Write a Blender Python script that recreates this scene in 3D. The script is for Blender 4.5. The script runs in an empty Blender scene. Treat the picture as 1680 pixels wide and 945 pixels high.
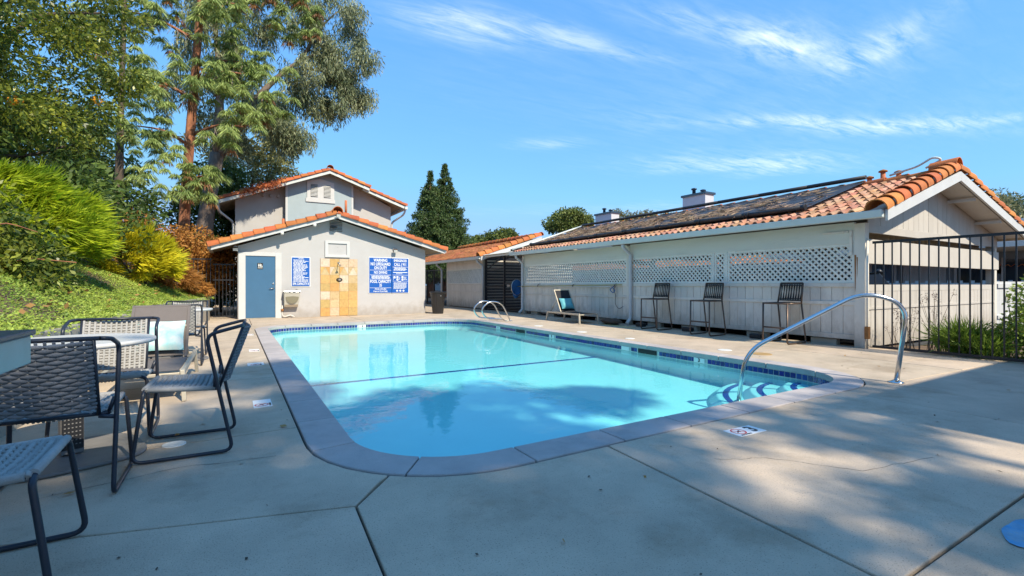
import bpy, bmesh, math, random
import numpy as np
from mathutils import Vector, Matrix
R = math.radians
PI = math.pi
random.seed(7)
rng = np.random.default_rng(11)
scene = bpy.context.scene
COL = scene.collection

# ------------------------------------------------------------------ camera, sky, sun, exposure
YAW = math.atan(455 / 772.0)
cam_d = bpy.data.cameras.new("camera")
cam = bpy.data.objects.new("camera", cam_d)
COL.objects.link(cam)
cam.location = (0, 0, 1.1)
cam.rotation_euler = (R(90), 0, -YAW)
cam_d.sensor_width = 36.0
cam_d.lens = 36.0 * 772.0 / 1680.0
cam_d.shift_y = -5.5 / 1680.0
cam_d.clip_start = 0.05
cam_d.clip_end = 2000
scene.camera = cam

SUN_A, SUN_O = 0.24, 1.0          # horizontal run of the light (towards -X, towards +Y) for each metre it falls
SUN_DIR = Vector((SUN_A, -SUN_O, 1.0)).normalized()   # towards the sun
sun_d = bpy.data.lights.new("sun", 'SUN')
sun_d.energy = 2.4
sun_d.angle = R(0.9)
sun_d.color = (1.0, 0.90, 0.70)
sun = bpy.data.objects.new("sun", sun_d)
COL.objects.link(sun)
sun.rotation_euler = SUN_DIR.to_track_quat('Z', 'Y').to_euler()
sun.location = (2, -5, 30)

world = bpy.data.worlds.new("World")
scene.world = world
world.use_nodes = True
wt = world.node_tree
wn, wl = wt.nodes, wt.links
for n in list(wn):
    wn.remove(n)
w_out = wn.new('ShaderNodeOutputWorld')
w_bg = wn.new('ShaderNodeBackground')
w_bg.inputs['Strength'].default_value = 0.15
wl.new(w_bg.outputs[0], w_out.inputs[0])
sky = wn.new('ShaderNodeTexSky')
sky.sky_type = 'NISHITA'
sky.sun_disc = False
sky.sun_elevation = math.asin(SUN_DIR.z)
sky.sun_rotation = math.atan2(SUN_DIR.x, SUN_DIR.y)
sky.altitude = 50
sky.air_density = 1.0
sky.dust_density = 0.0
sky.ozone_density = 3.0
w_rgb = wn.new('ShaderNodeSeparateColor')
w_cmb = wn.new('ShaderNodeCombineColor')
wl.new(sky.outputs[0], w_rgb.inputs[0])
# the camera's response to the sky: deeper red channel, gentler climb towards the horizon
for i, (pw, k) in enumerate(((0.6, 0.43), (0.45, 0.94), (0.5, 1.42))):
    p_ = wn.new('ShaderNodeMath')
    p_.operation = 'POWER'
    p_.inputs[1].default_value = pw
    m_ = wn.new('ShaderNodeMath')
    m_.operation = 'MINIMUM'
    m_.inputs[1].default_value = 4.0
    wl.new(w_rgb.outputs[i], m_.inputs[0])
    wl.new(m_.outputs[0], p_.inputs[0])
    q_ = wn.new('ShaderNodeMath')
    q_.operation = 'MULTIPLY'
    q_.inputs[1].default_value = k
    wl.new(p_.outputs[0], q_.inputs[0])
    wl.new(q_.outputs[0], w_cmb.inputs[i])
w_tc = wn.new('ShaderNodeTexCoord')
w_sep = wn.new('ShaderNodeSeparateXYZ')
wl.new(w_tc.outputs['Generated'], w_sep.inputs[0])


def wmath(op, a, b=None, clamp=False):
    n = wn.new('ShaderNodeMath')
    n.operation = op
    n.use_clamp = clamp
    for i, v in enumerate((a, b)):
        if v is None:
            continue
        if isinstance(v, (int, float)):
            n.inputs[i].default_value = v
        else:
            wl.new(v, n.inputs[i])
    return n.outputs[0]


# high thin cloud: a layer on a plane far overhead, looked up by where each view direction meets that plane
zc = wmath('MAXIMUM', w_sep.outputs['Z'], 0.02)
qx = wmath('DIVIDE', w_sep.outputs['X'], zc)
qy = wmath('DIVIDE', w_sep.outputs['Y'], zc)
w_q = wn.new('ShaderNodeCombineXYZ')
wl.new(qx, w_q.inputs[0])
wl.new(qy, w_q.inputs[1])


def wnoise(scale, detail, rough, loc=(0, 0, 0), rot=0.0, scl=(1, 1, 1), dist=0.0):
    mp = wn.new('ShaderNodeMapping')
    mp.inputs['Location'].default_value = loc
    mp.inputs['Rotation'].default_value = (0, 0, rot)
    mp.inputs['Scale'].default_value = scl
    wl.new(w_q.outputs[0], mp.inputs[0])
    nz = wn.new('ShaderNodeTexNoise')
    nz.inputs['Scale'].default_value = scale
    nz.inputs['Detail'].default_value = detail
    nz.inputs['Roughness'].default_value = rough
    nz.inputs['Distortion'].default_value = dist
    wl.new(mp.outputs[0], nz.inputs['Vector'])
    return nz.outputs['Fac']


warp = wnoise(1.6, 4, 0.6)
warp2 = wnoise(1.6, 4, 0.6, loc=(7.3, 2.1, 0))
streaks = [  # centre x, y on the cloud plane, direction, half length, half width, strength
    (0.74, 1.66, -0.06, 0.26, 0.12, 0.62), (1.22, 1.54, -0.12, 0.40, 0.07, 0.46),
    (1.90, 1.13, -0.16, 0.50, 0.09, 0.75), (2.36, 0.94, 0.95, 0.22, 0.10, 0.55), (2.2, 1.05, -0.15, 0.45, 0.22, 0.14),
    (3.3, 1.46, -0.46, 0.8, 0.14, 0.75), (3.9, 1.05, -0.9, 0.5, 0.10, 0.4),
    (3.65, 2.40, -0.5, 0.75, 0.3, 0.65), (1.95, 2.75, -0.5, 0.22, 0.12, 0.35), (2.6, 1.6, -0.3, 1.6, 0.7, 0.10),
    (-2.5, 1.2, 0.4, 1.2, 0.3, 0.5), (-1.2, -2.0, 0.2, 1.0, 0.3, 0.5), (2.4, -2.2, -0.3, 1.2, 0.4, 0.5),
    (5.5, 4.0, -0.6, 2.6, 0.5, 0.22)]
total = None
for (cx_, cy_, ang, hl, hw, st) in streaks:
    dx = wmath('ADD', wmath('SUBTRACT', qx, cx_), wmath('MULTIPLY', wmath('SUBTRACT', warp, 0.5), hw * 2.6))
    dy = wmath('ADD', wmath('SUBTRACT', qy, cy_), wmath('MULTIPLY', wmath('SUBTRACT', warp2, 0.5), hw * 2.6))
    c_, s_ = math.cos(ang), math.sin(ang)
    u = wmath('DIVIDE', wmath('ADD', wmath('MULTIPLY', dx, c_), wmath('MULTIPLY', dy, s_)), hl)
    v = wmath('DIVIDE', wmath('SUBTRACT', wmath('MULTIPLY', dy, c_), wmath('MULTIPLY', dx, s_)), hw)
    rr = wmath('ADD', wmath('MULTIPLY', u, u), wmath('MULTIPLY', v, v))
    e = wmath('MULTIPLY', wmath('POWER', 2.718, wmath('MULTIPLY', rr, -1.0)), st)
    total = e if total is None else wmath('ADD', total, e)
fib = wnoise(5.5, 7, 0.68, rot=0.35, scl=(0.5, 2.4, 1), dist=0.5)
fib2 = wnoise(2.3, 5, 0.6, loc=(3, 5, 0), dist=0.3)
fibm = wmath('MULTIPLY', wmath('SUBTRACT', fib, 0.34), 2.3, clamp=True)
fibm2 = wmath('ADD', wmath('MULTIPLY', fib2, 0.9), 0.30)
cl = wmath('MULTIPLY', wmath('MULTIPLY', total, fibm), fibm2, clamp=True)
w_mix = wn.new('ShaderNodeMixRGB')
wl.new(cl, w_mix.inputs[0])
wl.new(w_cmb.outputs[0], w_mix.inputs[1])
w_mix.inputs[2].default_value = (4.2, 4.3, 4.5, 1)
wl.new(w_mix.outputs[0], w_bg.inputs['Color'])

vs = scene.view_settings
vs.view_transform = 'Standard'
vs.look = 'None'
vs.exposure = 1.42
vs.gamma = 1.0
scene.cycles.max_bounces = 8
scene.cycles.transparent_max_bounces = 12
scene.cycles.caustics_reflective = False
scene.cycles.caustics_refractive = False

# ------------------------------------------------------------------ materials
MATS = {}


def nodes_of(m):
    m.use_nodes = True
    nt = m.node_tree
    for n in list(nt.nodes):
        nt.nodes.remove(n)
    out = nt.nodes.new('ShaderNodeOutputMaterial')
    return nt, nt.nodes, nt.links, out


def pm(name, col, rough=0.6, var=0.12, vs_=3.0, bump=0.0, bs=60.0, metal=0.0, rnd=0.0, col2=None, spots=None, spot_amt=0.0,
       spot_scale=4.0, spec=0.5, stretch=(1, 1, 1), ramp=None, island=0.0, grime=0.0, coat=0.0, splash=0.0):
    """Principled material; colour varies with position (var), per object (rnd), per mesh island (island), with stains (spots)."""
    m = bpy.data.materials.new(name)
    nt, N, L, out = nodes_of(m)
    b = N.new('ShaderNodeBsdfPrincipled')
    L.new(b.outputs[0], out.inputs[0])
    b.inputs['Roughness'].default_value = rough
    b.inputs['Metallic'].default_value = metal
    b.inputs['Specular IOR Level'].default_value = spec
    b.inputs['Coat Weight'].default_value = coat
    geo = N.new('ShaderNodeNewGeometry')
    mp = N.new('ShaderNodeMapping')
    mp.inputs['Scale'].default_value = stretch
    L.new(geo.outputs['Position'], mp.inputs[0])

    def noise(s, d=5, r=0.6):
        n = N.new('ShaderNodeTexNoise')
        n.inputs['Scale'].default_value = s
        n.inputs['Detail'].default_value = d
        n.inputs['Roughness'].default_value = r
        L.new(mp.outputs[0], n.inputs['Vector'])
        return n.outputs['Fac']

    def mixc(fac, a, c, mode='MIX'):
        n = N.new('ShaderNodeMixRGB')
        n.blend_type = mode
        for i, v in ((0, fac), (1, a), (2, c)):
            if isinstance(v, (int, float)):
                n.inputs[i].default_value = v
            elif isinstance(v, tuple):
                n.inputs[i].default_value = (*v, 1)
            else:
                L.new(v, n.inputs[i])
        return n.outputs[0]

    def mr(v, a, c, lo, hi):
        n = N.new('ShaderNodeMapRange')
        n.inputs[1].default_value, n.inputs[2].default_value = a, c
        n.inputs[3].default_value, n.inputs[4].default_value = lo, hi
        L.new(v, n.inputs[0])
        return n.outputs[0]

    c = None
    if ramp:
        oi = N.new('ShaderNodeObjectInfo')
        rp = N.new('ShaderNodeValToRGB')
        rp.color_ramp.interpolation = 'CONSTANT'
        el = rp.color_ramp.elements
        while len(el) < len(ramp):
            el.new(0.5)
        for i, rc in enumerate(ramp):
            el[i].position = i / len(ramp)
            el[i].color = (*rc, 1)
        L.new(oi.outputs['Random'], rp.inputs[0])
        c = rp.outputs[0]
        if col2:
            c = mixc(mr(noise(vs_), 0.45, 0.7, 0, 0.7), c, col2)
    elif col2:
        c = mixc(mr(noise(vs_), 0.38, 0.62, 0, 1), col, col2)
    else:
        c = mixc(0.0, col, col)
    if var:
        f = mr(noise(vs_ * 1.7, 6, 0.65), 0.3, 0.7, 1 - var, 1 + var)
        hs = N.new('ShaderNodeHueSaturation')
        L.new(f, hs.inputs['Value'])
        L.new(c, hs.inputs['Color'])
        c = hs.outputs[0]
    if rnd or island:
        hs = N.new('ShaderNodeHueSaturation')
        if rnd:
            oi = N.new('ShaderNodeObjectInfo')
            src, amt = oi.outputs['Random'], rnd
        else:
            src, amt = geo.outputs['Random Per Island'], island
        L.new(mr(src, 0, 1, 1 - amt, 1 + amt), hs.inputs['Value'])
        wn_ = N.new('ShaderNodeTexWhiteNoise')
        wn_.noise_dimensions = '1D'
        L.new(src, wn_.inputs['W'])
        L.new(mr(wn_.outputs['Value'], 0, 1, 0.5 - amt * 0.06, 0.5 + amt * 0.06), hs.inputs['Hue'])
        L.new(c, hs.inputs['Color'])
        c = hs.outputs[0]
    if spots:
        c = mixc(mr(noise(spot_scale, 8, 0.7), 0.52, 0.72, 0, spot_amt), c, spots)
    if grime:
        n2 = noise(bs * 1.3, 2, 0.5)
        c = mixc(mr(n2, 0.60, 0.72, 0, grime), c, (0.03, 0.028, 0.025))
    if splash:      # dirt splashed up the foot of a wall
        sx = N.new('ShaderNodeSeparateXYZ')
        L.new(geo.outputs['Position'], sx.inputs[0])
        zz = N.new('ShaderNodeMath')
        zz.operation = 'MULTIPLY_ADD'
        L.new(noise(5.0, 6, 0.7), zz.inputs[0])
        zz.inputs[1].default_value = -0.9
        L.new(sx.outputs['Z'], zz.inputs[2])
        c = mixc(mr(zz.outputs[0], -.45, .02, splash, 0), c, (0.24, 0.19, 0.14))
    L.new(c, b.inputs['Base Color'])
    if bump:
        bp = N.new('ShaderNodeBump')
        bp.inputs['Strength'].default_value = bump
        bp.inputs['Distance'].default_value = 0.01
        L.new(noise(bs, 4, 0.6), bp.inputs['Height'])
        L.new(bp.outputs[0], b.inputs['Normal'])
    MATS[name] = m
    return m


def leafm(name, col, col2, trans=0.35, rough=0.5, var=0.35, clump=1.2):
    """Leaves: colour varies per leaf and slowly through the plant; some light passes through."""
    m = bpy.data.materials.new(name)
    nt, N, L, out = nodes_of(m)
    b = N.new('ShaderNodeBsdfPrincipled')
    b.inputs['Roughness'].default_value = rough
    b.inputs['Specular IOR Level'].default_value = 0.35
    t = N.new('ShaderNodeBsdfTranslucent')
    ms = N.new('ShaderNodeMixShader')
    ms.inputs[0].default_value = trans
    geo = N.new('ShaderNodeNewGeometry')
    nz = N.new('ShaderNodeTexNoise')
    nz.inputs['Scale'].default_value = clump
    nz.inputs['Detail'].default_value = 3
    L.new(geo.outputs['Position'], nz.inputs['Vector'])
    ad = N.new('ShaderNodeMath')
    ad.operation = 'MULTIPLY_ADD'
    L.new(geo.outputs['Random Per Island'], ad.inputs[0])
    ad.inputs[1].default_value = 0.9
    sub = N.new('ShaderNodeMath')
    sub.operation = 'MULTIPLY_ADD'
    L.new(nz.outputs['Fac'], sub.inputs[0])
    sub.inputs[1].default_value = 2.2
    sub.inputs[2].default_value = -1.05
    L.new(sub.outputs[0], ad.inputs[2])
    mx = N.new('ShaderNodeMixRGB')
    mx.use_clamp = True
    cl_ = N.new('ShaderNodeClamp')
    L.new(ad.outputs[0], cl_.inputs[0])
    L.new(cl_.outputs[0], mx.inputs[0])
    mx.inputs[1].default_value = (*col, 1)
    mx.inputs[2].default_value = (*col2, 1)
    hs = N.new('ShaderNodeHueSaturation')
    wn_ = N.new('ShaderNodeTexWhiteNoise')
    wn_.noise_dimensions = '1D'
    L.new(geo.outputs['Random Per Island'], wn_.inputs['W'])
    mr_ = N.new('ShaderNodeMapRange')
    mr_.inputs[3].default_value = 1 - var
    mr_.inputs[4].default_value = 1 + var
    L.new(wn_.outputs['Value'], mr_.inputs[0])
    L.new(mr_.outputs[0], hs.inputs['Value'])
    L.new(mx.outputs[0], hs.inputs['Color'])
    L.new(hs.outputs[0], b.inputs['Base Color'])
    L.new(hs.outputs[0], t.inputs['Color'])
    L.new(b.outputs[0], ms.inputs[1])
    L.new(t.outputs[0], ms.inputs[2])
    L.new(ms.outputs[0], out.inputs[0])
    MATS[name] = m
    return m


concrete = pm('concrete', (0.55, 0.435, 0.325), 0.85, 0.13, 1.1, 0.45, 120, col2=(0.46, 0.37, 0.28), spots=(0.26, 0.19, 0.12), spot_amt=0.7, spot_scale=1.15, grime=0.55, rnd=0.05)
coping_m = pm('coping_concrete', (0.46, 0.405, 0.385), 0.8, 0.12, 1.6, 0.35, 120, col2=(0.40, 0.36, 0.35), spots=(0.22, 0.19, 0.17), spot_amt=0.35, spot_scale=2.2, grime=0.22, rnd=0.07)
joint_m = pm('joint_filler', (0.06, 0.055, 0.05), 0.9, 0.2, 8)
soil_m = pm('soil', (0.10, 0.07, 0.045), 0.95, 0.3, 4, 0.8, 25, col2=(0.16, 0.10, 0.06))
asphalt_m = pm('asphalt', (0.055, 0.055, 0.058), 0.9, 0.15, 2, 0.4, 90)
wallcon = pm('retaining_concrete', (0.37, 0.33, 0.27), 0.9, 0.14, 1.6, 0.45, 70, spots=(0.18, 0.15, 0.11), spot_amt=0.6, spot_scale=1.3, stretch=(1, 1, .6))
stucco = pm('white_stucco', (0.475, 0.46, 0.465), 0.92, 0.035, 1.2, 0.5, 110, spots=(0.40, 0.375, 0.36), spot_amt=0.3, spot_scale=1.1, splash=.5)
stucco_blue = pm('blue_grey_stucco', (0.36, 0.43, 0.47), 0.92, 0.05, 1.5, 0.4, 80)
stucco_warm = pm('beige_stucco', (0.47, 0.45, 0.44), 0.92, 0.04, 1.2, 0.4, 80)
trim = pm('white_trim_paint', (0.55, 0.55, 0.555), 0.55, 0.05, 2, 0.08, 40)
cream = pm('cream_board_paint', (0.52, 0.48, 0.44), 0.65, 0.06, 1.4, 0.15, 30, spots=(0.36, 0.31, 0.26), spot_amt=0.3, spot_scale=2.2, stretch=(1, 1, .4), rnd=0.05, splash=.5)
trim_old = pm('weathered_white_paint', (0.70, 0.65, 0.58), 0.7, 0.07, 1.4, 0.2, 30, spots=(0.36, 0.31, 0.25), spot_amt=0.4, spot_scale=3, stretch=(1, 1, .5), rnd=0.07, splash=.65)
beam_paint = pm('pale_sage_beam_paint', (0.68, 0.68, 0.61), 0.7, 0.06, 1.2, 0.3, 25, spots=(0.34, 0.33, 0.29), spot_amt=0.3, spot_scale=2.5, stretch=(1, .3, 1.5))
gutter_m = pm('gutter_paint', (0.60, 0.64, 0.62), 0.45, 0.05, 2)
lattice_m = pm('lattice_paint', (0.74, 0.73, 0.67), 0.7, 0.06, 3, rnd=0.06)
soffit_m = pm('soffit_wood', (0.36, 0.29, 0.20), 0.8, 0.15, 2, 0.2, 30, stretch=(3, .4, 3))
terra = pm('terracotta', (0.46, 0.125, 0.03), 0.75, 0.16, 5, 0.25, 60, rnd=0.22, spots=(0.30, 0.12, 0.06), spot_amt=0.45, spot_scale=6)
terra_b = pm('terracotta_bright', (0.50, 0.165, 0.04), 0.8, 0.18, 5, 0.3, 60, rnd=0.24, spots=(0.34, 0.12, 0.05), spot_amt=0.4, spot_scale=5)
terra_f = pm('terracotta_field', (0.42, 0.175, 0.09), 0.85, 0.25, 3, 0.3, 60, rnd=0.30, col2=(0.46, 0.27, 0.18), spots=(0.13, 0.085, 0.06), spot_amt=0.65, spot_scale=5)
terra_far = pm('terracotta_far', (0.50, 0.18, 0.065), 0.8, 0.2, 2.5, island=0.28, spots=(0.24, 0.10, 0.05), spot_amt=0.5, spot_scale=2)
bluedoor = pm('blue_door_paint', (0.05, 0.135, 0.25), 0.4, 0.06, 1.5, 0.05, 40)
steel = pm('polished_steel', (0.62, 0.63, 0.64), 0.16, 0.05, 6, metal=1.0)
steel_w = pm('worn_steel', (0.56, 0.55, 0.53), 0.32, 0.1, 12, metal=1.0)
blackmetal = pm('black_fence_paint', (0.016, 0.016, 0.02), 0.42, 0.15, 6)
bronze = pm('bronze_stool_metal', (0.13, 0.09, 0.07), 0.4, 0.15, 8, metal=0.6)
charcoal = pm('charcoal_chair_metal', (0.022, 0.026, 0.04), 0.38, 0.1, 8)
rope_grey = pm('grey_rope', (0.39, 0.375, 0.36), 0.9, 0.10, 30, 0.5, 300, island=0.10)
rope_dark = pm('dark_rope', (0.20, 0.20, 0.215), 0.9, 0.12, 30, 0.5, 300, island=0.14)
rope_black = pm('black_rope', (0.018, 0.016, 0.018), 0.75, 0.2, 30, 0.3, 200)
tabletop_m = pm('white_table_laminate', (0.62, 0.60, 0.58), 0.35, 0.04, 4)
table_metal = pm('grey_table_metal', (0.20, 0.19, 0.19), 0.5, 0.1, 6)
teal_m = pm('pale_teal_slab', (0.20, 0.34, 0.36), 0.35, 0.10, 5)
darkslab = pm('dark_stone_and_shade', (0.05, 0.055, 0.075), 0.4, 0.2, 12)
champagne = pm('champagne_frame', (0.52, 0.46, 0.37), 0.4, 0.06, 4, metal=0.25)
taupe = pm('taupe_sling', (0.15, 0.125, 0.115), 0.8, 0.05, 8, 0.3, 400)
navy = pm('charcoal_sling', (0.018, 0.02, 0.028), 0.8, 0.1, 8, 0.3, 400)
pillow_a = pm('aqua_marbled_fabric', (0.62, 0.66, 0.62), 0.85, 0.04, 6, col2=(0.30, 0.60, 0.60))
pillow_b = pm('turquoise_fabric', (0.10, 0.36, 0.42), 0.85, 0.05, 6, col2=(0.16, 0.46, 0.50))
bin_m = pm('dark_bin_plastic', (0.018, 0.017, 0.018), 0.35, 0.15, 6)
signblue = pm('sign_blue', (0.012, 0.10, 0.42), 0.35, 0.03, 3)
signwhite = pm('sign_white', (0.80, 0.80, 0.79), 0.5, 0.02, 3)
signred = pm('sign_red', (0.55, 0.03, 0.03), 0.5, 0.02, 3)
ink = pm('black_ink', (0.015, 0.015, 0.018), 0.5, 0.02, 3)
solar_m = pm('black_solar_mat', (0.032, 0.031, 0.034), 0.5, 0.2, 3, 0.3, 90, spots=(0.10, 0.07, 0.05), spot_amt=0.35, spot_scale=5)
needle_m = pm('dry_needles', (0.33, 0.22, 0.14), 0.9, 0.2, 5, island=0.35)
stone_t = pm('shower_stone', (0.5, 0.3, 0.12), 0.6, 0.16, 7, 0.3, 50, spots=(0.36, 0.17, 0.06), spot_amt=0.5, spot_scale=9, rnd=0.10, ramp=[
    (0.58, 0.36, 0.13), (0.56, 0.41, 0.22), (0.60, 0.44, 0.30), (0.55, 0.31, 0.10), (0.58, 0.42, 0.24), (0.46, 0.31, 0.12), (0.60, 0.47, 0.36), (0.60, 0.33, 0.12)])
grout_m = pm('shower_grout', (0.45, 0.33, 0.2), 0.9, 0.1, 8)
plaster = pm('pool_plaster', (0.82, 0.80, 0.79), 0.7, 0.03, 1.0)
pooltile = pm('cobalt_tile', (0.02, 0.035, 0.20), 0.12, 0.2, 10, rnd=0.35)
poolblue = pm('royal_blue_line_tile', (0.01, 0.05, 0.34), 0.2, 0.1, 10)
grout_pool = pm('pool_grout', (0.55, 0.56, 0.54), 0.8, 0.1, 8)
tan_lid = pm('tan_lid', (0.40, 0.25, 0.10), 0.7, 0.08, 8)
white_pl = pm('white_plastic', (0.72, 0.71, 0.68), 0.45, 0.05, 8)
bluepaint = pm('blue_deck_paint', (0.06, 0.30, 0.55), 0.8, 0.2, 9, col2=(0.22, 0.34, 0.42))
netblue = pm('blue_net', (0.02, 0.13, 0.36), 0.7, 0.15, 20)
pole_y = pm('yellowed_pole', (0.50, 0.44, 0.22), 0.4, 0.1, 8)
bagbrown = pm('brown_sandbag', (0.085, 0.055, 0.038), 0.95, 0.3, 12, 0.6, 60)
fount_m = pm('almond_enamel', (0.50, 0.48, 0.42), 0.35, 0.06, 6)
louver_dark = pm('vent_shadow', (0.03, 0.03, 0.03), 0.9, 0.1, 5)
glass_dark = pm('window_glass', (0.03, 0.045, 0.07), 0.06, 0.1, 2, spec=0.8)
rust_m = pm('rust', (0.30, 0.13, 0.04), 0.9, 0.25, 14, 0.3, 60)
bark_pine = pm('pine_bark', (0.42, 0.17, 0.085), 0.95, 0.25, 4, 1.0, 22, col2=(0.22, 0.09, 0.05), stretch=(1, 1, .35))
bark_euc = pm('eucalyptus_bark', (0.26, 0.20, 0.165), 0.95, 0.25, 3, 1.0, 16, col2=(0.14, 0.105, 0.09), stretch=(1, 1, .3))
bark_dark = pm('dark_bark', (0.10, 0.075, 0.055), 0.95, 0.25, 4, 1.0, 20, stretch=(1, 1, .35))

lf_broad = leafm('broadleaf', (0.04, 0.08, 0.016), (0.30, 0.32, 0.04), 0.35, 0.35)
lf_orange = leafm('orange_fruit', (0.55, 0.20, 0.01), (0.62, 0.32, 0.02), 0.1)
lf_pine = leafm('pine_needles', (0.16, 0.24, 0.06), (0.44, 0.52, 0.17), 0.25, 0.5, clump=0.8)
lf_pinebrown = leafm('brown_needles', (0.22, 0.10, 0.04), (0.32, 0.15, 0.06), 0.2)
lf_euc = leafm('eucalyptus_leaves', (0.10, 0.14, 0.07), (0.36, 0.38, 0.21), 0.25, 0.45, clump=0.6)
lf_olive = leafm('olive_leaves', (0.17, 0.18, 0.065), (0.32, 0.31, 0.13), 0.3, clump=0.6)
lf_hedge = leafm('hedge_leaves', (0.05, 0.09, 0.022), (0.15, 0.21, 0.04), 0.3, clump=0.9)
lf_feather = leafm('feathery_green', (0.16, 0.26, 0.01), (0.50, 0.57, 0.025), 0.35, 0.6, clump=1.5)
lf_yellow = leafm('golden_yellow', (0.50, 0.48, 0.02), (0.80, 0.70, 0.04), 0.35, 0.6, clump=2)
lf_rust = leafm('rust_foliage', (0.28, 0.12, 0.025), (0.55, 0.26, 0.06), 0.3, 0.7, clump=1.5)
lf_cover = leafm('ground_cover_leaves', (0.15, 0.25, 0.035), (0.40, 0.48, 0.08), 0.3, 0.5, clump=1.1)
lf_dry = leafm('dry_leaves', (0.35, 0.17, 0.05), (0.42, 0.25, 0.09), 0.2)
lf_redwood = leafm('redwood_leaves', (0.035, 0.075, 0.025), (0.11, 0.16, 0.045), 0.2, 0.5, clump=1.2)
lf_far = leafm('far_leaves', (0.085, 0.125, 0.03), (0.19, 0.22, 0.05), 0.25, clump=0.5)
lf_far2 = leafm('far_olive_leaves', (0.14, 0.15, 0.07), (0.26, 0.25, 0.12), 0.25, clump=0.5)
lf_red = leafm('red_vine_leaves', (0.36, 0.09, 0.04), (0.52, 0.18, 0.08), 0.3)
lf_grass = leafm('grass_blades', (0.09, 0.16, 0.02), (0.24, 0.34, 0.05), 0.35, clump=2)
lf_stem = leafm('dried_stems', (0.09, 0.06, 0.05), (0.20, 0.13, 0.12), 0.1)

m = bpy.data.materials.new('pool_water')       # clear tinted water with a mirror-like rippled skin
nt, N, L, out = nodes_of(m)
tr = N.new('ShaderNodeBsdfTransparent')
tr.inputs[0].default_value = (0.47, 0.925, 0.955, 1)
gl = N.new('ShaderNodeBsdfGlossy')
gl.inputs['Roughness'].default_value = 0.015
fr = N.new('ShaderNodeFresnel')
fr.inputs[0].default_value = 1.25
ms = N.new('ShaderNodeMixShader')
geo = N.new('ShaderNodeNewGeometry')
n1 = N.new('ShaderNodeTexNoise')
n1.inputs['Scale'].default_value = 5.0
n1.inputs['Detail'].default_value = 3.0
n2 = N.new('ShaderNodeTexNoise')
n2.inputs['Scale'].default_value = 1.1
n2.inputs['Detail'].default_value = 2.0
L.new(geo.outputs['Position'], n1.inputs['Vector'])
L.new(geo.outputs['Position'], n2.inputs['Vector'])
b1 = N.new('ShaderNodeBump')
b1.inputs['Strength'].default_value = 0.22
b1.inputs['Distance'].default_value = 0.012
L.new(n1.outputs['Fac'], b1.inputs['Height'])
b2 = N.new('ShaderNodeBump')
b2.inputs['Strength'].default_value = 0.12
b2.inputs['Distance'].default_value = 0.02
L.new(n2.outputs['Fac'], b2.inputs['Height'])
L.new(b2.outputs[0], b1.inputs['Normal'])
L.new(b1.outputs[0], gl.inputs['Normal'])
bf = N.new('ShaderNodeMath')
bf.operation = 'SUBTRACT'
bf.inputs[0].default_value = 1.0
L.new(geo.outputs['Backfacing'], bf.inputs[1])
fm = N.new('ShaderNodeMath')
fm.operation = 'MULTIPLY'
L.new(fr.outputs[0], fm.inputs[0])
L.new(bf.outputs[0], fm.inputs[1])
L.new(fm.outputs[0], ms.inputs[0])      # light coming up from the floor is let through
L.new(tr.outputs[0], ms.inputs[1])
L.new(gl.outputs[0], ms.inputs[2])
L.new(ms.outputs[0], out.inputs[0])
water_m = m


# ------------------------------------------------------------------ helpers
def wpi(parent):
    """Parent inverse that lets a child carry world coordinates."""
    if parent is None:
        return Matrix.Identity(4)
    mw, p = Matrix.Identity(4), parent
    chain = []
    while p is not None:
        chain.append(p)
        p = p.parent
    for p in reversed(chain):
        mw = mw @ p.matrix_parent_inverse @ p.matrix_basis
    return mw.inverted()


def link(name, data, parent=None, world=True, mtx=None):
    o = bpy.data.objects.new(name, data)
    COL.objects.link(o)
    if parent is not None:
        o.parent = parent
        if world:
            o.matrix_parent_inverse = wpi(parent)
    if mtx is not None:
        o.matrix_basis = mtx
    return o


def tag(o, label=None, cat=None, group=None, kind=None):
    if label:
        o['label'] = label
    if cat:
        o['category'] = cat
    if group:
        o['group'] = group
    if kind:
        o['kind'] = kind
    return o


def thing(name, label, cat, loc=(0, 0, 0), group=None):
    o = link(name, None)
    o.location = loc
    o.empty_display_size = 0.1
    return tag(o, label, cat, group)


def copy_tree(o, parent=None):
    c = o.copy()
    COL.objects.link(c)
    if parent is not None:
        c.parent = parent
    for ch in list(o.children):
        copy_tree(ch, c)
    return c


def fillet(pts, r, n=5):
    P = [Vector(p) for p in pts]
    outp = [P[0]]
    for i in range(1, len(P) - 1):
        a, b, c = P[i - 1], P[i], P[i + 1]
        d1, d2 = (a - b), (c - b)
        rr_ = min(r, d1.length * .48, d2.length * .48)
        p1, p2 = b + d1.normalized() * rr_, b + d2.normalized() * rr_
        for k in range(n + 1):
            t = k / n
            outp.append(p1 * (1 - t) ** 2 + b * 2 * t * (1 - t) + p2 * t * t)
    outp.append(P[-1])
    return outp


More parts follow.
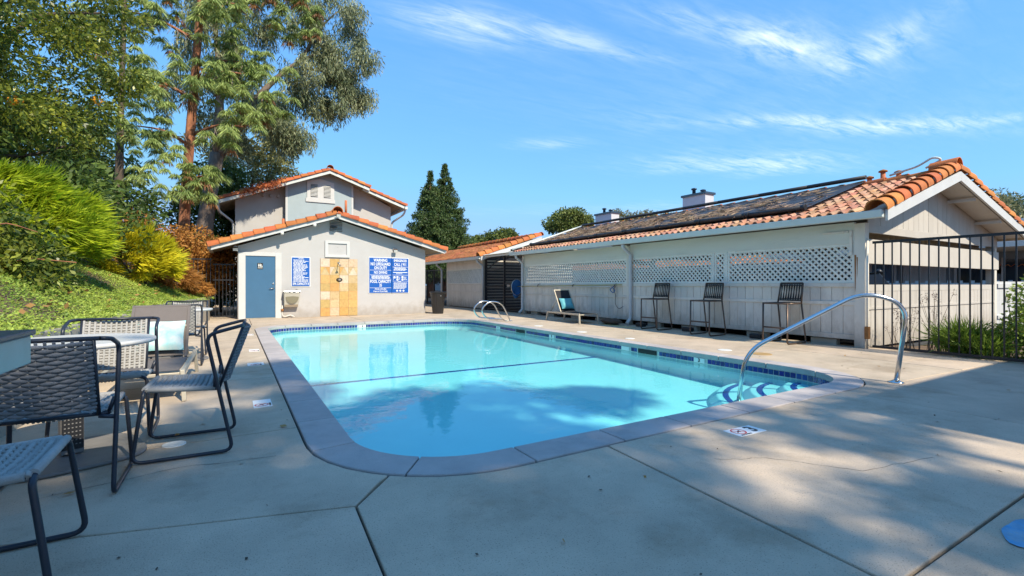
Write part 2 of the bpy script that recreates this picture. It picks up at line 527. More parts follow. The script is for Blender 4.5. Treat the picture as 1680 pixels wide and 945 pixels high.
class MB:
    def __init__(s):
        s.v, s.f, s.sm = [], [], []

    def add(s, vs_, fs, smooth=False):
        k = len(s.v)
        s.v.extend(tuple(v) for v in vs_)
        s.f.extend(tuple(i + k for i in f) for f in fs)
        s.sm.extend([smooth] * len(fs))
        return s

    def box(s, x0, x1, y0, y1, z0, z1, M=None):
        vs_ = [(x, y, z) for z in (z0, z1) for y in (y0, y1) for x in (x0, x1)]
        if M is not None:
            vs_ = [M @ Vector(v) for v in vs_]
        return s.add(vs_, [(0, 2, 3, 1), (4, 5, 7, 6), (0, 1, 5, 4), (1, 3, 7, 5), (3, 2, 6, 7), (2, 0, 4, 6)])

    def bar(s, a, b, w, h, up=(0, 0, 1)):
        a, b = Vector(a), Vector(b)
        d = b - a
        z = Vector(up)
        x = d.normalized()
        y = z.cross(x).normalized()
        z = x.cross(y)
        M = Matrix((x, y, z)).transposed().to_4x4()
        M.translation = a
        return s.box(0, d.length, -w / 2, w / 2, -h / 2, h / 2, M)

    def tube(s, pts, r, n=8, cap=True, radii=None):
        P = [Vector(p) for p in pts]
        vs_, fs = [], []
        up = None
        for i, p in enumerate(P):
            d = (P[min(i + 1, len(P) - 1)] - P[max(i - 1, 0)]).normalized()
            if up is None:
                up = Vector((0, 0, 1)) if abs(d.z) < .9 else Vector((1, 0, 0))
            x = up.cross(d)
            if x.length < 1e-4:
                x = Vector((0, 1, 0)).cross(d)
            x.normalize()
            up = d.cross(x)
            rr_ = radii[i] if radii else r
            for k in range(n):
                a = 2 * PI * k / n
                vs_.append(p + x * math.cos(a) * rr_ + up * math.sin(a) * rr_)
        for i in range(len(P) - 1):
            for k in range(n):
                a, b = i * n + k, i * n + (k + 1) % n
                fs.append((a, b, b + n, a + n))
        s.add(vs_, fs, True)
        if cap:
            k0 = len(s.v) - len(vs_)
            s.f.append(tuple(k0 + k for k in reversed(range(n))))
            s.f.append(tuple(k0 + (len(P) - 1) * n + k for k in range(n)))
            s.sm += [False, False]
        return s

    def lathe(s, prof, c=(0, 0, 0), n=24, smooth=True, M=None, capb=True, capt=True):
        vs_, fs = [], []
        for (r, z) in prof:
            for k in range(n):
                a = 2 * PI * k / n
                p = Vector((r * math.cos(a), r * math.sin(a), z))
                p = (M @ p) if M is not None else p + Vector(c)
                vs_.append(p)
        for i in range(len(prof) - 1):
            for k in range(n):
                a, b = i * n + k, i * n + (k + 1) % n
                fs.append((a, b, b + n, a + n))
        s.add(vs_, fs, smooth)
        k0 = len(s.v) - len(vs_)
        if capb:
            s.f.append(tuple(k0 + k for k in reversed(range(n))))
            s.sm.append(False)
        if capt:
            s.f.append(tuple(k0 + (len(prof) - 1) * n + k for k in range(n)))
            s.sm.append(False)
        return s

    def prism(s, poly, z0, z1, M=None):
        """poly: CCW list of (x, y), extruded along z (or through M)."""
        n = len(poly)
        vs_ = [Vector((x, y, z0)) for x, y in poly] + [Vector((x, y, z1)) for x, y in poly]
        if M is not None:
            vs_ = [M @ v for v in vs_]
        fs = [tuple(reversed(range(n))), tuple(range(n, 2 * n))]
        fs += [(i, (i + 1) % n, n + (i + 1) % n, n + i) for i in range(n)]
        return s.add(vs_, fs)

    def mesh(s, name, mat):
        me = bpy.data.meshes.new(name)
        me.from_pydata(s.v, [], s.f)
        me.polygons.foreach_set('use_smooth', s.sm)
        for m_ in (mat if isinstance(mat, (list, tuple)) else [mat]):
            me.materials.append(m_)
        me.update()
        return me

    def build(s, name, mat, parent=None, world=True, bevel=0.0, kind=None, label=None):
        o = link(name, s.mesh(name, mat), parent, world)
        if bevel:
            b = o.modifiers.new('bevel', 'BEVEL')
            b.width = bevel
            b.segments = 2
            b.limit_method = 'ANGLE'
            b.angle_limit = R(40)
        if kind:
            o['kind'] = kind
        if label:
            o['label'] = label
        return o


XZ = Matrix(((1, 0, 0, 0), (0, 0, -1, 0), (0, 1, 0, 0), (0, 0, 0, 1)))   # local x, y, z -> world x, z up, towards -Y


def on_y(y):
    """Prism matrix: polygon in (x, z), extruded from Y=y towards the camera (-Y)."""
    M = XZ.copy()
    M.translation = (0, y, 0)
    return M


def quads_mesh(name, V, mat, nper=4):
    """V: (N, nper, 3) array -> mesh of N loose faces."""
    n = V.shape[0]
    me = bpy.data.meshes.new(name)
    me.vertices.add(n * nper)
    me.vertices.foreach_set('co', V.reshape(-1).astype(np.float32))
    me.loops.add(n * nper)
    me.loops.foreach_set('vertex_index', np.arange(n * nper, dtype=np.int32))
    me.polygons.add(n)
    me.polygons.foreach_set('loop_start', np.arange(0, n * nper, nper, dtype=np.int32))
    me.materials.append(mat)
    me.update()
    me.validate()
    return me


def unit(a):
    return a / np.maximum(np.linalg.norm(a, axis=1, keepdims=True), 1e-9)


def leaf_quads(P, D, Ln, Wd, flat=None):
    """Rhombic leaves from P along D. flat: preferred normal."""
    n = len(P)
    D = unit(D)
    nr = rng.normal(size=(n, 3)) if flat is None else np.asarray(flat) + rng.normal(size=(n, 3)) * 0.45
    S = unit(np.cross(D, nr))
    Ln = np.broadcast_to(np.asarray(Ln, float).reshape(-1, 1), (n, 1))
    Wd = np.broadcast_to(np.asarray(Wd, float).reshape(-1, 1), (n, 1))
    V = np.empty((n, 4, 3))
    V[:, 0] = P
    V[:, 1] = P + D * Ln * .45 + S * Wd * .5
    V[:, 2] = P + D * Ln
    V[:, 3] = P + D * Ln * .45 - S * Wd * .5
    return V


def rand_dirs(n):
    return unit(rng.normal(size=(n, 3)))


def clumps_in(c, r, n, shell=0.55, up=0.0):
    """n clump centres in an ellipsoid, pushed towards its surface."""
    d = rand_dirs(n)
    if up:
        d[:, 2] = np.abs(d[:, 2]) * (1 - up) + d[:, 2] * up
    rad = shell + (1 - shell) * rng.random((n, 1))
    return np.asarray(c) + d * rad * np.asarray(r)


def clump_leaves(cc, cr, per, Ln, Wd, droop=0.0, squash=0.75, out=0.7):
    """Leaves round each clump centre, mostly at the clump's skin and pointing outwards."""
    n = len(cc)
    C_ = np.repeat(cc, per, 0)
    rads = np.repeat(np.broadcast_to(np.asarray(cr, float).reshape(-1), (n,)), per)[:, None]
    d = rand_dirs(n * per)
    off = d * rads * (0.35 + 0.65 * rng.random((n * per, 1)) ** 0.5)
    off[:, 2] *= squash
    D = d * out + rng.normal(size=(n * per, 3)) * 0.5
    D[:, 2] -= droop
    L_ = Ln * (0.7 + 0.6 * rng.random(n * per))
    return leaf_quads(C_ + off, D, L_, Wd * (0.7 + 0.6 * rng.random(n * per)))


def tuft_needles(cc, per, Ln, Wd, droop=0.55, axis=None):
    """Mop-headed pine tufts: needles leave the shoot outwards and upwards, then hang."""
    n = len(cc)
    P = np.repeat(cc, per, 0)
    size = np.repeat(.7 + .6 * rng.random(n), per)
    d = rand_dirs(n * per)
    d[:, 2] = np.abs(d[:, 2]) * 0.9 - .15
    L_ = Ln * size * (0.75 + 0.4 * rng.random(n * per))
    D1 = unit(d)
    V1 = leaf_quads(P, D1, L_ * .5, Wd)
    P2 = P + D1 * (L_ * .42)[:, None]
    D2 = D1 * 0.55
    D2[:, 2] -= droop
    V2 = leaf_quads(P2, D2, L_ * .6, Wd)
    return np.concatenate([V1, V2])


def text(name, body, size, loc, rot, mat, parent, ext=0.0015, bold=0.0, xs=1.0, align='CENTER'):
    cu = bpy.data.curves.new(name, 'FONT')
    cu.body = body
    cu.size = size
    cu.align_x = align
    cu.align_y = 'CENTER'
    cu.extrude = ext
    cu.offset = bold
    cu.resolution_u = 2
    cu.materials.append(mat)
    tmp = bpy.data.objects.new(name, cu)
    me = bpy.data.meshes.new_from_object(tmp)
    bpy.data.objects.remove(tmp)
    bpy.data.curves.remove(cu)
    o = link(name, me, parent)
    Mx = Matrix.Translation(loc) @ (rot if isinstance(rot, Matrix) else Matrix.Rotation(rot, 4, 'X')) @ Matrix.Diagonal((xs, 1, 1, 1))
    o.matrix_basis = Mx
    return o


def piece(name, me, parent, mtx, label=None):
    o = link(name, me, parent, True, mtx)
    if label:
        o['label'] = label
    return o


def MT(x, y, z, rz=0.0, ry=0.0, rx=0.0, s=(1, 1, 1)):
    return Matrix.Translation((x, y, z)) @ Matrix.Rotation(rz, 4, 'Z') @ Matrix.Rotation(ry, 4, 'Y') @ Matrix.Rotation(rx, 4, 'X') @ Matrix.Diagonal((*s, 1))


# ------------------------------------------------------------------ ground, deck, pool
IX0, IX1, IY0, IY1 = 0.72, 6.38, 2.74, 14.0       # water-side line of the coping
RAD = {'nl': 0.75, 'nr': 0.72, 'fr': 1.05, 'fl': 0.85}


def rrect(off, n=14):
    """Pool outline, counter-clockwise, grown by off."""
    pts = []
    for key, cx_, cy_, sx, sy, a0 in (('nl', IX0, IY0, 1, 1, 180), ('nr', IX1, IY0, -1, 1, 270), ('fr', IX1, IY1, -1, -1, 0), ('fl', IX0, IY1, 1, -1, 90)):
        r = RAD[key]
        ccx, ccy = cx_ + sx * r, cy_ + sy * r
        for k in range(n + 1):
            a = R(a0 + 90 * k / n)
            pts.append((ccx + (r + off) * math.cos(a), ccy + (r + off) * math.sin(a)))
    return pts


def dense(poly, step=0.04):
    o_ = []
    n = len(poly)
    for i in range(n):
        a, b = Vector(poly[i]), Vector(poly[(i + 1) % n])
        k = max(1, int((b - a).length / step))
        for j in range(k):
            o_.append(tuple(a.lerp(b, j / k)))
    return o_


OUT = dense(rrect(0.30))


def near_i(p):
    return min(range(len(OUT)), key=lambda i: (OUT[i][0] - p[0]) ** 2 + (OUT[i][1] - p[1]) ** 2)


def rim(p, q):
    """Pool rim from p to q walked CLOCKWISE (the deck side keeps its slabs counter-clockwise)."""
    i, j = near_i(p), near_i(q)
    r_ = []
    k = i
    while True:
        r_.append(OUT[k])
        if k == j:
            break
        k = (k - 1) % len(OUT)
    # thin out
    return [r_[0]] + r_[2:-2:3] + [r_[-1]]


def inset(poly, d):
    n = len(poly)
    o_ = []
    for i in range(n):
        p, a, b = Vector(poly[i]), Vector(poly[i - 1]), Vector(poly[(i + 1) % n])
        d1, d2 = (p - a).normalized(), (b - p).normalized()
        n1, n2 = Vector((-d1.y, d1.x)), Vector((-d2.y, d2.x))
        bis = (n1 + n2)
        bis = bis.normalized() if bis.length > 1e-4 else n1
        o_.append(tuple(p + bis * d / max(0.35, bis.dot(n1))))
    return o_


g = MB()
for (x0, x1, y0, y1) in ((-400, 0.5, -300, 600), (6.6, 700, -300, 600), (0.5, 6.6, -300, 2.5), (0.5, 6.6, 14.2, 600)):
    g.add([(x0, y0, -.10), (x1, y0, -.10), (x1, y1, -.10), (x0, y1, -.10)], [(0, 1, 2, 3)])
tag(g.build('ground', soil_m), kind='structure')
tag(MB().box(10.6, 36, 3.9, 90, -.30, -.06).build('parking_road', asphalt_m), kind='structure')

deck = MB()
for (x0, x1, y0, y1) in ((-1.75, 0.5, -6, 17.5), (6.6, 9.62, -6, 26), (0.5, 6.6, -6, 2.5), (0.5, 6.6, 14.2, 17.5), (-1.75, 0.35, 17.5, 30)):
    deck.add([(x0, y0, -.024), (x1, y0, -.024), (x1, y1, -.024), (x0, y1, -.024)], [(0, 1, 2, 3)])
deck = tag(deck.build('pool_deck', joint_m), 'tan broom-finished concrete deck in jointed slabs all round the pool', kind='structure')

XL = -1.7
slabs = [
    [(XL, 3.05), (0.52, 2.41), (0.70, 2.64)] + rim((0.70, 2.64), (0.42, 3.97)) + [(XL, 3.95)],
    [(XL, 3.95)] + rim((0.42, 3.97), (0.42, 6.3)) + [(XL, 6.3)],
    [(XL, 6.3)] + rim((0.42, 6.3), (0.42, 8.9)) + [(XL, 8.9)],
    [(XL, 8.9)] + rim((0.42, 8.9), (0.42, 11.5)) + [(XL, 11.5)],
    [(XL, 11.5)] + rim((0.42, 11.5), (0.75, 14.0)) + [(0.4, 14.6), (XL, 14.6)],
    [(XL, 14.6), (0.4, 14.6), (0.4, 17.5), (XL, 17.5)],
    [(0.4, 14.6)] + rim((0.75, 14.0), (3.4, 14.3)) + [(3.4, 17.5), (0.4, 17.5)],
    rim((3.4, 14.3), (6.2, 14.0)) + [(6.7, 14.6), (6.7, 17.5), (3.4, 17.5)],
    rim((6.2, 14.0), (6.68, 12.0)) + [(9.6, 12.0), (9.6, 14.6), (6.7, 14.6)],
    [(6.7, 14.6), (9.6, 14.6), (9.6, 17.5), (6.7, 17.5)],
    [(6.7, 17.5), (9.6, 17.5), (9.6, 26), (6.7, 26)],
    rim((6.68, 12.0), (6.68, 9.5)) + [(9.6, 9.5), (9.6, 12.0)],
    rim((6.68, 9.5), (6.68, 7.0)) + [(8.1, 7.0), (9.6, 7.0), (9.6, 9.5)],
    rim((6.68, 7.0), (6.68, 4.5)) + [(8.1, 4.5), (8.1, 7.0)],
    [(8.1, 4.5), (9.6, 4.5), (9.6, 7.0), (8.1, 7.0)],
    rim((6.68, 4.5), (6.45, 2.70)) + [(6.5, 2.36), (8.1, 2.28), (8.1, 4.5)],
    [(8.1, 2.95), (9.6, 2.95), (9.6, 4.5), (8.1, 4.5)],
    [(8.1, 2.28), (9.6, 2.2), (9.6, 2.95), (8.1, 2.95)],
    rim((6.45, 2.70), (5.39, 2.44)) + [(5.35, 0.75), (8.1, 0.72), (8.1, 2.28), (6.5, 2.36)],
    [(8.1, 0.72), (9.6, 0.70), (9.6, 2.2), (8.1, 2.28)],
    rim((5.39, 2.44), (2.19, 2.44)) + [(2.08, 0.77), (5.35, 0.75)],
    rim((2.19, 2.44), (0.70, 2.64)) + [(0.52, 2.41), (0.49, 1.77), (0.40, -6), (1.9, -6), (2.08, 0.77)],
    [(XL, -6), (0.40, -6), (0.49, 1.77), (0.52, 2.41), (XL, 3.05)],
    [(1.9, -6), (5.3, -6), (5.35, 0.75), (2.08, 0.77)],
    [(5.3, -6), (9.6, -6), (9.6, 0.70), (8.1, 0.72), (5.35, 0.75)],
    [(XL, 17.5), (0.3, 17.5), (0.3, 30), (XL, 30)],
]


def clean(poly):
    r_ = []
    for p in poly:
        if not r_ or (Vector(p) - Vector(r_[-1])).length > 0.02:
            r_.append(p)
    if (Vector(r_[0]) - Vector(r_[-1])).length < 0.02:
        r_.pop()
    return r_


for poly in slabs:
    q = inset(clean(poly), 0.0065)
    MB().prism(q, -.10, 0.0 + random.uniform(-.0015, .0015)).build('slab', concrete, deck, bevel=0.006)

ck = MB()
for pts in ([(7.6, 4.6), (7.85, 4.1), (8.02, 3.6), (8.05, 3.1)], [(2.6, 1.9), (2.9, 1.75), (3.2, 1.35), (3.9, 1.2)], [(-.9, 3.3), (-.3, 3.45), (.3, 3.35)], [(7.0, 9.0), (7.6, 8.8), (8.3, 8.9)]):
    P = [Vector((a, b, .0025)) for a, b in pts]
    fine = []
    for a, b in zip(P, P[1:]):
        for k in range(8):
            q_ = a.lerp(b, k / 8)
            fine.append(q_ + Vector((random.uniform(-.012, .012), random.uniform(-.012, .012), 0)))
    for a, b in zip(fine, fine[1:]):
        d_ = (b - a).normalized()
        w_ = Vector((-d_.y, d_.x, 0)) * random.uniform(.0008, .0022)
        ck.add([a - w_, b - w_, b + w_, a + w_], [(0, 1, 2, 3)])
tag(ck.build('hairline_cracks', joint_m), kind='stuff')
# the pool
pool = thing('swimming_pool', 'turquoise rectangular swimming pool with rounded corners and grey coping', 'swimming pool', (3.55, 8.4, 0))
INN, COUT = dense(rrect(0.0), 0.02), None
per = dense(rrect(0.15), 0.02)
ctr = (3.55, 8.4)
inn, outp = rrect(0.0, 24), rrect(0.292, 24)
inn, outp = [], []
for i in range(0, 1):
    pass
A_, B_ = rrect(0.0, 16), rrect(0.297, 16)
ring = []
n_ = len(A_)
for i in range(n_):
    a0, a1, b0, b1 = Vector(A_[i]), Vector(A_[(i + 1) % n_]), Vector(B_[i]), Vector(B_[(i + 1) % n_])
    k = max(1, int(round((b1 - b0).length / 0.05)))
    for j in range(k):
        ring.append((a0.lerp(a1, j / k), b0.lerp(b1, j / k)))
lens = [0.0]
for i in range(len(ring)):
    m0 = (ring[i][0] + ring[i][1]) / 2
    m1 = (ring[(i + 1) % len(ring)][0] + ring[(i + 1) % len(ring)][1]) / 2
    lens.append(lens[-1] + (m1 - m0).length)
nst = 46
bounds, tgt = [], lens[-1] / nst
for s_ in range(nst):
    want = s_ * tgt + 0.12
    bounds.append(min(range(len(ring)), key=lambda i: abs(lens[i] - want)))
for s_ in range(nst):
    i0, i1 = bounds[s_], bounds[(s_ + 1) % nst]
    idx = []
    k = i0
    while True:
        idx.append(k)
        if k == i1:
            break
        k = (k + 1) % len(ring)
    if len(idx) > 6:
        idx = [idx[0]] + idx[2:-2:2] + [idx[-1]]
    poly = [tuple(ring[i][1]) for i in idx] + [tuple(ring[i][0]) for i in reversed(idx)]
    MB().prism(inset(poly, 0.005), -.07, 0.006 + random.uniform(-.001, .001)).build('coping_stone', coping_m, pool, bevel=0.008)
WZ = -0.15
wall_poly = rrect(-0.012 + 0.03, 16)


def floor_z(y):
    pts = ((2.6, -.50), (4.2, -.45), (6.0, -.41), (8.0, -.37), (11.0, -.34), (14.1, -.32))
    for (a, za), (b, zb) in zip(pts, pts[1:]):
        if y <= b:
            return za + (zb - za) * max(0, (y - a)) / (b - a)
    return pts[-1][1]


bs = MB()
wp = dense(wall_poly, 0.25)
nw = len(wp)
vs_ = [(x, y, -.055) for x, y in wp] + [(x, y, floor_z(y) - .02) for x, y in wp]
bs.add(vs_, [(i, nw + i, nw + (i + 1) % nw, (i + 1) % nw) for i in range(nw)], True)
ys = np.linspace(2.6, 14.15, 40)
vs_ = []
for y in ys:
    vs_ += [(0.6, y, floor_z(y)), (6.5, y, floor_z(y))]
bs.add(vs_, [(2 * i, 2 * i + 1, 2 * i + 3, 2 * i + 2) for i in range(len(ys) - 1)], True)
bs.build('pool_basin', plaster, pool)
# entry steps round the near right corner, apparent depth as seen through the water
SC = (6.46, 2.68)


def arc_poly(r0, r1, n=20, a0=84, a1=186):
    o_ = [(SC[0] + r1 * math.cos(R(a0 + (a1 - a0) * k / n)), SC[1] + r1 * math.sin(R(a0 + (a1 - a0) * k / n))) for k in range(n + 1)]
    i_ = [(SC[0] + r0 * math.cos(R(a1 - (a1 - a0) * k / n)), SC[1] + r0 * math.sin(R(a1 - (a1 - a0) * k / n))) for k in range(n + 1)]
    return o_ + i_


for (r1, z) in ((1.62, -.345), (1.22, -.265), (0.84, -.195)):
    st = MB()
    n_ = 28
    vs_ = []
    for (rr_, zz_) in ((r1 + .17, z - .16), (r1 + .10, z - .075), (r1 + .015, z - .006), (r1, z)):      # plastered riser, battered
        vs_ += [(SC[0] + rr_ * math.cos(R(82 + 106 * k / n_)), SC[1] + rr_ * math.sin(R(82 + 106 * k / n_)), zz_) for k in range(n_ + 1)]
    vs_.append((SC[0], SC[1], z))
    m1 = n_ + 1
    st.add(vs_, [(j * m1 + k, j * m1 + k + 1, (j + 1) * m1 + k + 1, (j + 1) * m1 + k) for j in range(3) for k in range(n_)] + [(3 * m1 + k, 3 * m1 + k + 1, 4 * m1) for k in range(n_)])
    st = st.build('step', plaster, pool)
    MB().prism(arc_poly(r1 - .135, r1 - .065), z - .01, z + .004).build('step_edge_line', poolblue, st)
fl = MB()
fl.box(0.74, 6.36, 7.38, 7.46, floor_z(7.42) - .02, floor_z(7.42) + .006)
fl.build('floor_line', poolblue, pool)
# return of the far steps bench seen as a darker curve in the far right corner
# waterline tiles: right side, far side and the rounded corners
tile_me = MB().box(-.032, .032, -.004, .004, -.033, .033).mesh('pool_tile', pooltile)
tp = dense(rrect(0.018 - 0.006, 24), 0.076)
wl_back = MB()
wq = rrect(0.014, 16)
wl_back.add([(x, y, -.068) for x, y in wq] + [(x, y, -.20) for x, y in wq], [(i, len(wq) + i, len(wq) + (i + 1) % len(wq), (i + 1) % len(wq)) for i in range(len(wq))], True)
wl_back.build('tile_grout', grout_pool, pool)
gaps = [(6.38, 4.95), (6.38, 9.0), (6.38, 11.6), (3.2, 14.0), (6.38, 6.6)]
skim = [(6.38, 6.05), (6.38, 10.4)]
# resample at an exact pitch
rr2 = dense(rrect(0.010, 24), 0.005)
acc, last, cnt = 0.0, None, 0
for p in rr2 + [rr2[0]]:
    if last is not None:
        acc += math.hypot(p[0] - last[0], p[1] - last[1])
    if last is None or acc >= 0.0745:
        acc = 0.0
        vis = (p[0] > 6.36) or (p[1] > 13.9) or (p[0] > 5.6 and p[1] < 3.6) or (p[1] > 13.1 and p[0] > 5.3) or (p[1] > 13.1 and p[0] < 1.6)
        if vis and last is not None and all(math.hypot(p[0] - a, p[1] - b) > .115 for a, b in gaps) and all(math.hypot(p[0] - a, p[1] - b) > .24 for a, b in skim):
            ang = math.atan2(p[1] - last[1], p[0] - last[0])
            piece('tile', tile_me, pool, MT(p[0], p[1], -.107, rz=ang))
            cnt += 1
    last = p
SIDE = Matrix.Rotation(R(90), 4, 'X')
RIGHTW = Matrix.Rotation(R(-90), 4, 'Z') @ Matrix.Rotation(R(90), 4, 'X')     # lettering on a wall facing -X
for (a, b), s in zip(gaps, ('3', '5', '6', '6', None)):
    far = b > 13.5
    pl_ = MB()
    if far:
        pl_.box(a - .10, a + .10, b - .002, b + .006, -.145, -.072)
    else:
        pl_.box(a - .002, a + .006, b - .10, b + .10, -.145, -.072)
    pl_ = pl_.build('depth_tile', signwhite, pool)
    if s:
        text('depth_number', s, .075, (a - (.0 if far else .004), b - (.004 if far else 0), -.108), SIDE if far else RIGHTW, ink, pl_, bold=.003)
for a, b in skim:
    MB().box(a + .0, a + .004, b - .22, b + .22, -.148, -.07).build('skimmer_opening', louver_dark, pool)
w = MB()
wp = rrect(0.012, 16)
w.add([(x, y, WZ) for x, y in wp], [tuple(range(len(wp)))])
tag(w.build('water', water_m), kind='structure')

# depth and warning tiles set in the deck
DECKT = Matrix.Identity(4)


def deck_marker(x, y, rz, label, n=None, w_=.30, h_=.15, group=None):
    t = thing('deck_marker', label, 'depth marker', (x, y, 0.0), group)
    M0 = Matrix.Translation((x, y, 0.0)) @ Matrix.Rotation(rz, 4, 'Z')
    o = MB().box(-w_ / 2, w_ / 2, -h_ / 2, h_ / 2, -.01, .0045, M0).build('plate', signwhite, t)
    rg = MB()
    nn = 20
    for k in range(nn):
        a0, a1 = 2 * PI * k / nn, 2 * PI * (k + 1) / nn
        rg.add([M0 @ Vector((-.065 + rr_ * math.cos(a), .008 + rr_ * math.sin(a), .006)) for rr_, a in ((.048, a0), (.058, a0), (.058, a1), (.048, a1))], [(0, 1, 2, 3)])
    rg.add([M0 @ Vector((-.065 + q[0], .008 + q[1], .0062)) for q in ((-.036, .030), (-.030, .036), (.036, -.030), (.030, -.036))], [(3, 2, 1, 0)])
    rg.build('prohibition_ring', signred, t)
    dv = MB()
    dv.add([M0 @ Vector((-.065 + q[0], .008 + q[1], .0058)) for q in ((-.03, -.012), (-.022, -.02), (.028, .012), (.02, .022))], [(0, 1, 2, 3)])
    dv.add([M0 @ Vector((-.065 + q[0], .008 + q[1], .0058)) for q in ((.0, -.01), (.006, -.016), (.022, -.004), (.018, .004))], [(0, 1, 2, 3)])
    dv.build('diver_mark', ink, t)
    text('lettering', 'NO DIVING', .022, M0 @ Vector((-.065, -.061, .0055)), Matrix.Rotation(rz, 4, 'Z'), ink, t, .0005, .0006)
    if n:
        text('depth_number', n, .15, M0 @ Vector((.075, .0, .0055)), Matrix.Rotation(rz, 4, 'Z'), ink, t, .0005, .004)
    return t


deck_marker(3.30, 2.155, R(-2), 'white deck tile with a big black 3 beside the red no diving ring', '3')
deck_marker(0.22, 4.92, R(90), 'no diving tile without a number on the left walk by the rope chair')
deck_marker(0.25, 7.40, R(90), 'no diving tile in the shade line of the left walk', w_=.24, h_=.2)
deck_marker(0.28, 8.95, R(90), 'sunlit no diving tile on the left walk, second from the blue door')
deck_marker(0.28, 11.8, R(90), 'sunlit no diving tile on the left walk nearest the blue door')
for (x, y, r_, mt, lb) in ((6.98, 10.45, .12, white_pl, 'round white skimmer lid on the deck in front of the far lounger'), (6.95, 8.6, .12, white_pl, 'round white lid on the deck nearest the brown sandbag'),
                           (6.95, 7.05, .10, white_pl, 'small white lid on the deck before the first bar stool'), (7.1, 5.0, .11, white_pl, 'white skimmer lid between the pool edge and the middle stool'),
                           (7.2, 4.42, .15, tan_lid, 'tan round valve lid on the deck beyond the steel handrail'), (-0.36, 3.97, .07, white_pl, 'small round drain lid on the deck under the side-on rope chair')):
    MBo = MB().lathe([(r_, -.01), (r_, .004), (r_ - .006, .006)], (x, y, 0), 28).build('skimmer_cover', mt)
    tag(MBo, lb, 'lid')
pt = MB()
nn = 30
rs = [0.20 * (1 + .05 * math.sin(3 * a) + .03 * math.sin(7 * a + 1)) for a in [2 * PI * k / nn for k in range(nn)]]
pt.add([(3.03 + rs[k] * math.cos(2 * PI * k / nn), 0.60 + .55 * rs[k] * math.sin(2 * PI * k / nn), .0045) for k in range(nn)], [tuple(range(nn))])
tag(pt.build('paint_patch', bluepaint), 'patch of bright blue paint on the concrete deck', 'paint mark')

# ------------------------------------------------------------------ roof tile meshes
def barrel_mesh(name, mat, r0=.095, r1=.115, ln=.42, n=10, th=.016, arc=200):
    """Half-round clay tile lying along +X, wide end at x=ln, slightly tapered, with thickness."""
    b = MB()
    vs_ = []
    for (x, r) in ((0, r0), (ln * .5, (r0 + r1) / 2), (ln, r1)):
        for rr_ in (r, r - th):
            for k in range(n + 1):
                a = R(90 - arc / 2 + arc * k / n)
                vs_.append((x, rr_ * math.cos(a), rr_ * math.sin(a)))
    m_ = n + 1
    fs = []
    for i in range(2):
        o0, i0, o1, i1 = (2 * i) * m_, (2 * i + 1) * m_, (2 * i + 2) * m_, (2 * i + 3) * m_
        for k in range(n):
            fs.append((o0 + k, o1 + k, o1 + k + 1, o0 + k + 1))
            fs.append((i0 + k, i0 + k + 1, i1 + k + 1, i1 + k))
    b.add(vs_, fs, True)
    e = MB()
    for i in (0, 2):
        o0, i0 = 2 * i * m_, (2 * i + 1) * m_
        b.add([vs_[o0 + k] for k in range(m_)] + [vs_[i0 + k] for k in range(m_)], [(k, k + 1, m_ + k + 1, m_ + k) for k in range(n)])
    for k in (0, n):
        b.add([vs_[0 + k], vs_[2 * m_ + k], vs_[4 * m_ + k], vs_[5 * m_ + k], vs_[3 * m_ + k], vs_[m_ + k]], [(0, 1, 2, 3, 4, 5)])
    return b.mesh(name, mat)


def s_tile_mesh(name, mat, wd=.18, ln=.44, n=8, th=.02, amp=.05):
    """One S-profile field tile: column width wd along Y, running up-slope along +X (x=0 is the low end)."""
    b = MB()
    pr = []
    for k in range(n + 1):
        t = k / n
        pr.append((-wd / 2 + wd * 1.08 * t, amp * (math.sin(PI * min(1, t / .62)) ** .8 if t < .62 else -.30 * math.sin(PI * (t - .62) / .38))))
    for (x0, x1) in ((0, ln),):
        vs_ = [(x0, y, z) for y, z in pr] + [(x1, y, z * .9) for y, z in pr] + [(x0, y, z - th) for y, z in pr] + [(x1, y, z * .9 - th) for y, z in pr]
        m_ = n + 1
        b.add(vs_, [(k, k + 1, m_ + k + 1, m_ + k) if False else (k, m_ + k, m_ + k + 1, k + 1) for k in range(n)], True)
        b.add(vs_, [(2 * m_ + k, 2 * m_ + k + 1, 3 * m_ + k + 1, 3 * m_ + k) for k in range(n)], True)
        b.add(vs_, [(k, k + 1, 2 * m_ + k + 1, 2 * m_ + k) for k in range(n)])
    me = b.mesh(name, mat)
    bm = bmesh.new()
    bm.from_mesh(me)
    bmesh.ops.recalc_face_normals(bm, faces=bm.faces)
    bm.to_mesh(me)
    bm.free()
    return me


def tiled_slope(name, mat, parent, fpt, nu, nv, wd, seg=6, amp=.04, step=.02, kind='stuff'):
    """A whole field of small tiles as one mesh. fpt(a, b, h) -> world point: a along the eave (m), b up-slope course number, h lift."""
    V = []
    for i in range(nu):
        for j in range(nv):
            prof = []
            for k in range(seg + 1):
                t = k / seg
                z = amp * (math.sin(PI * min(1, t / .62)) if t < .62 else -.25 * math.sin(PI * (t - .62) / .38))
                prof.append((i * wd + wd * 1.05 * t, z))
            h = rng.normal() * .004
            for k in range(seg):
                (a0, z0), (a1, z1) = prof[k], prof[k + 1]
                V.append([fpt(a0, j, z0 + step + h), fpt(a1, j, z1 + step + h), fpt(a1, j + 1.06, z1 + h), fpt(a0, j + 1.06, z0 + h)])
                V.append([fpt(a0, j, z0 + step + h - .018), fpt(a1, j, z1 + step + h - .018), fpt(a1, j, z1 + step + h), fpt(a0, j, z0 + step + h)])
    me = quads_mesh(name, np.array(V, float), mat)
    # weld each tile so that colour varies per tile
    bm = bmesh.new()
    bm.from_mesh(me)
    bmesh.ops.remove_doubles(bm, verts=bm.verts, dist=.0015)
    bm.to_mesh(me)
    bm.free()
    o = link(name, me, parent)
    if kind:
        o['kind'] = kind
    return o


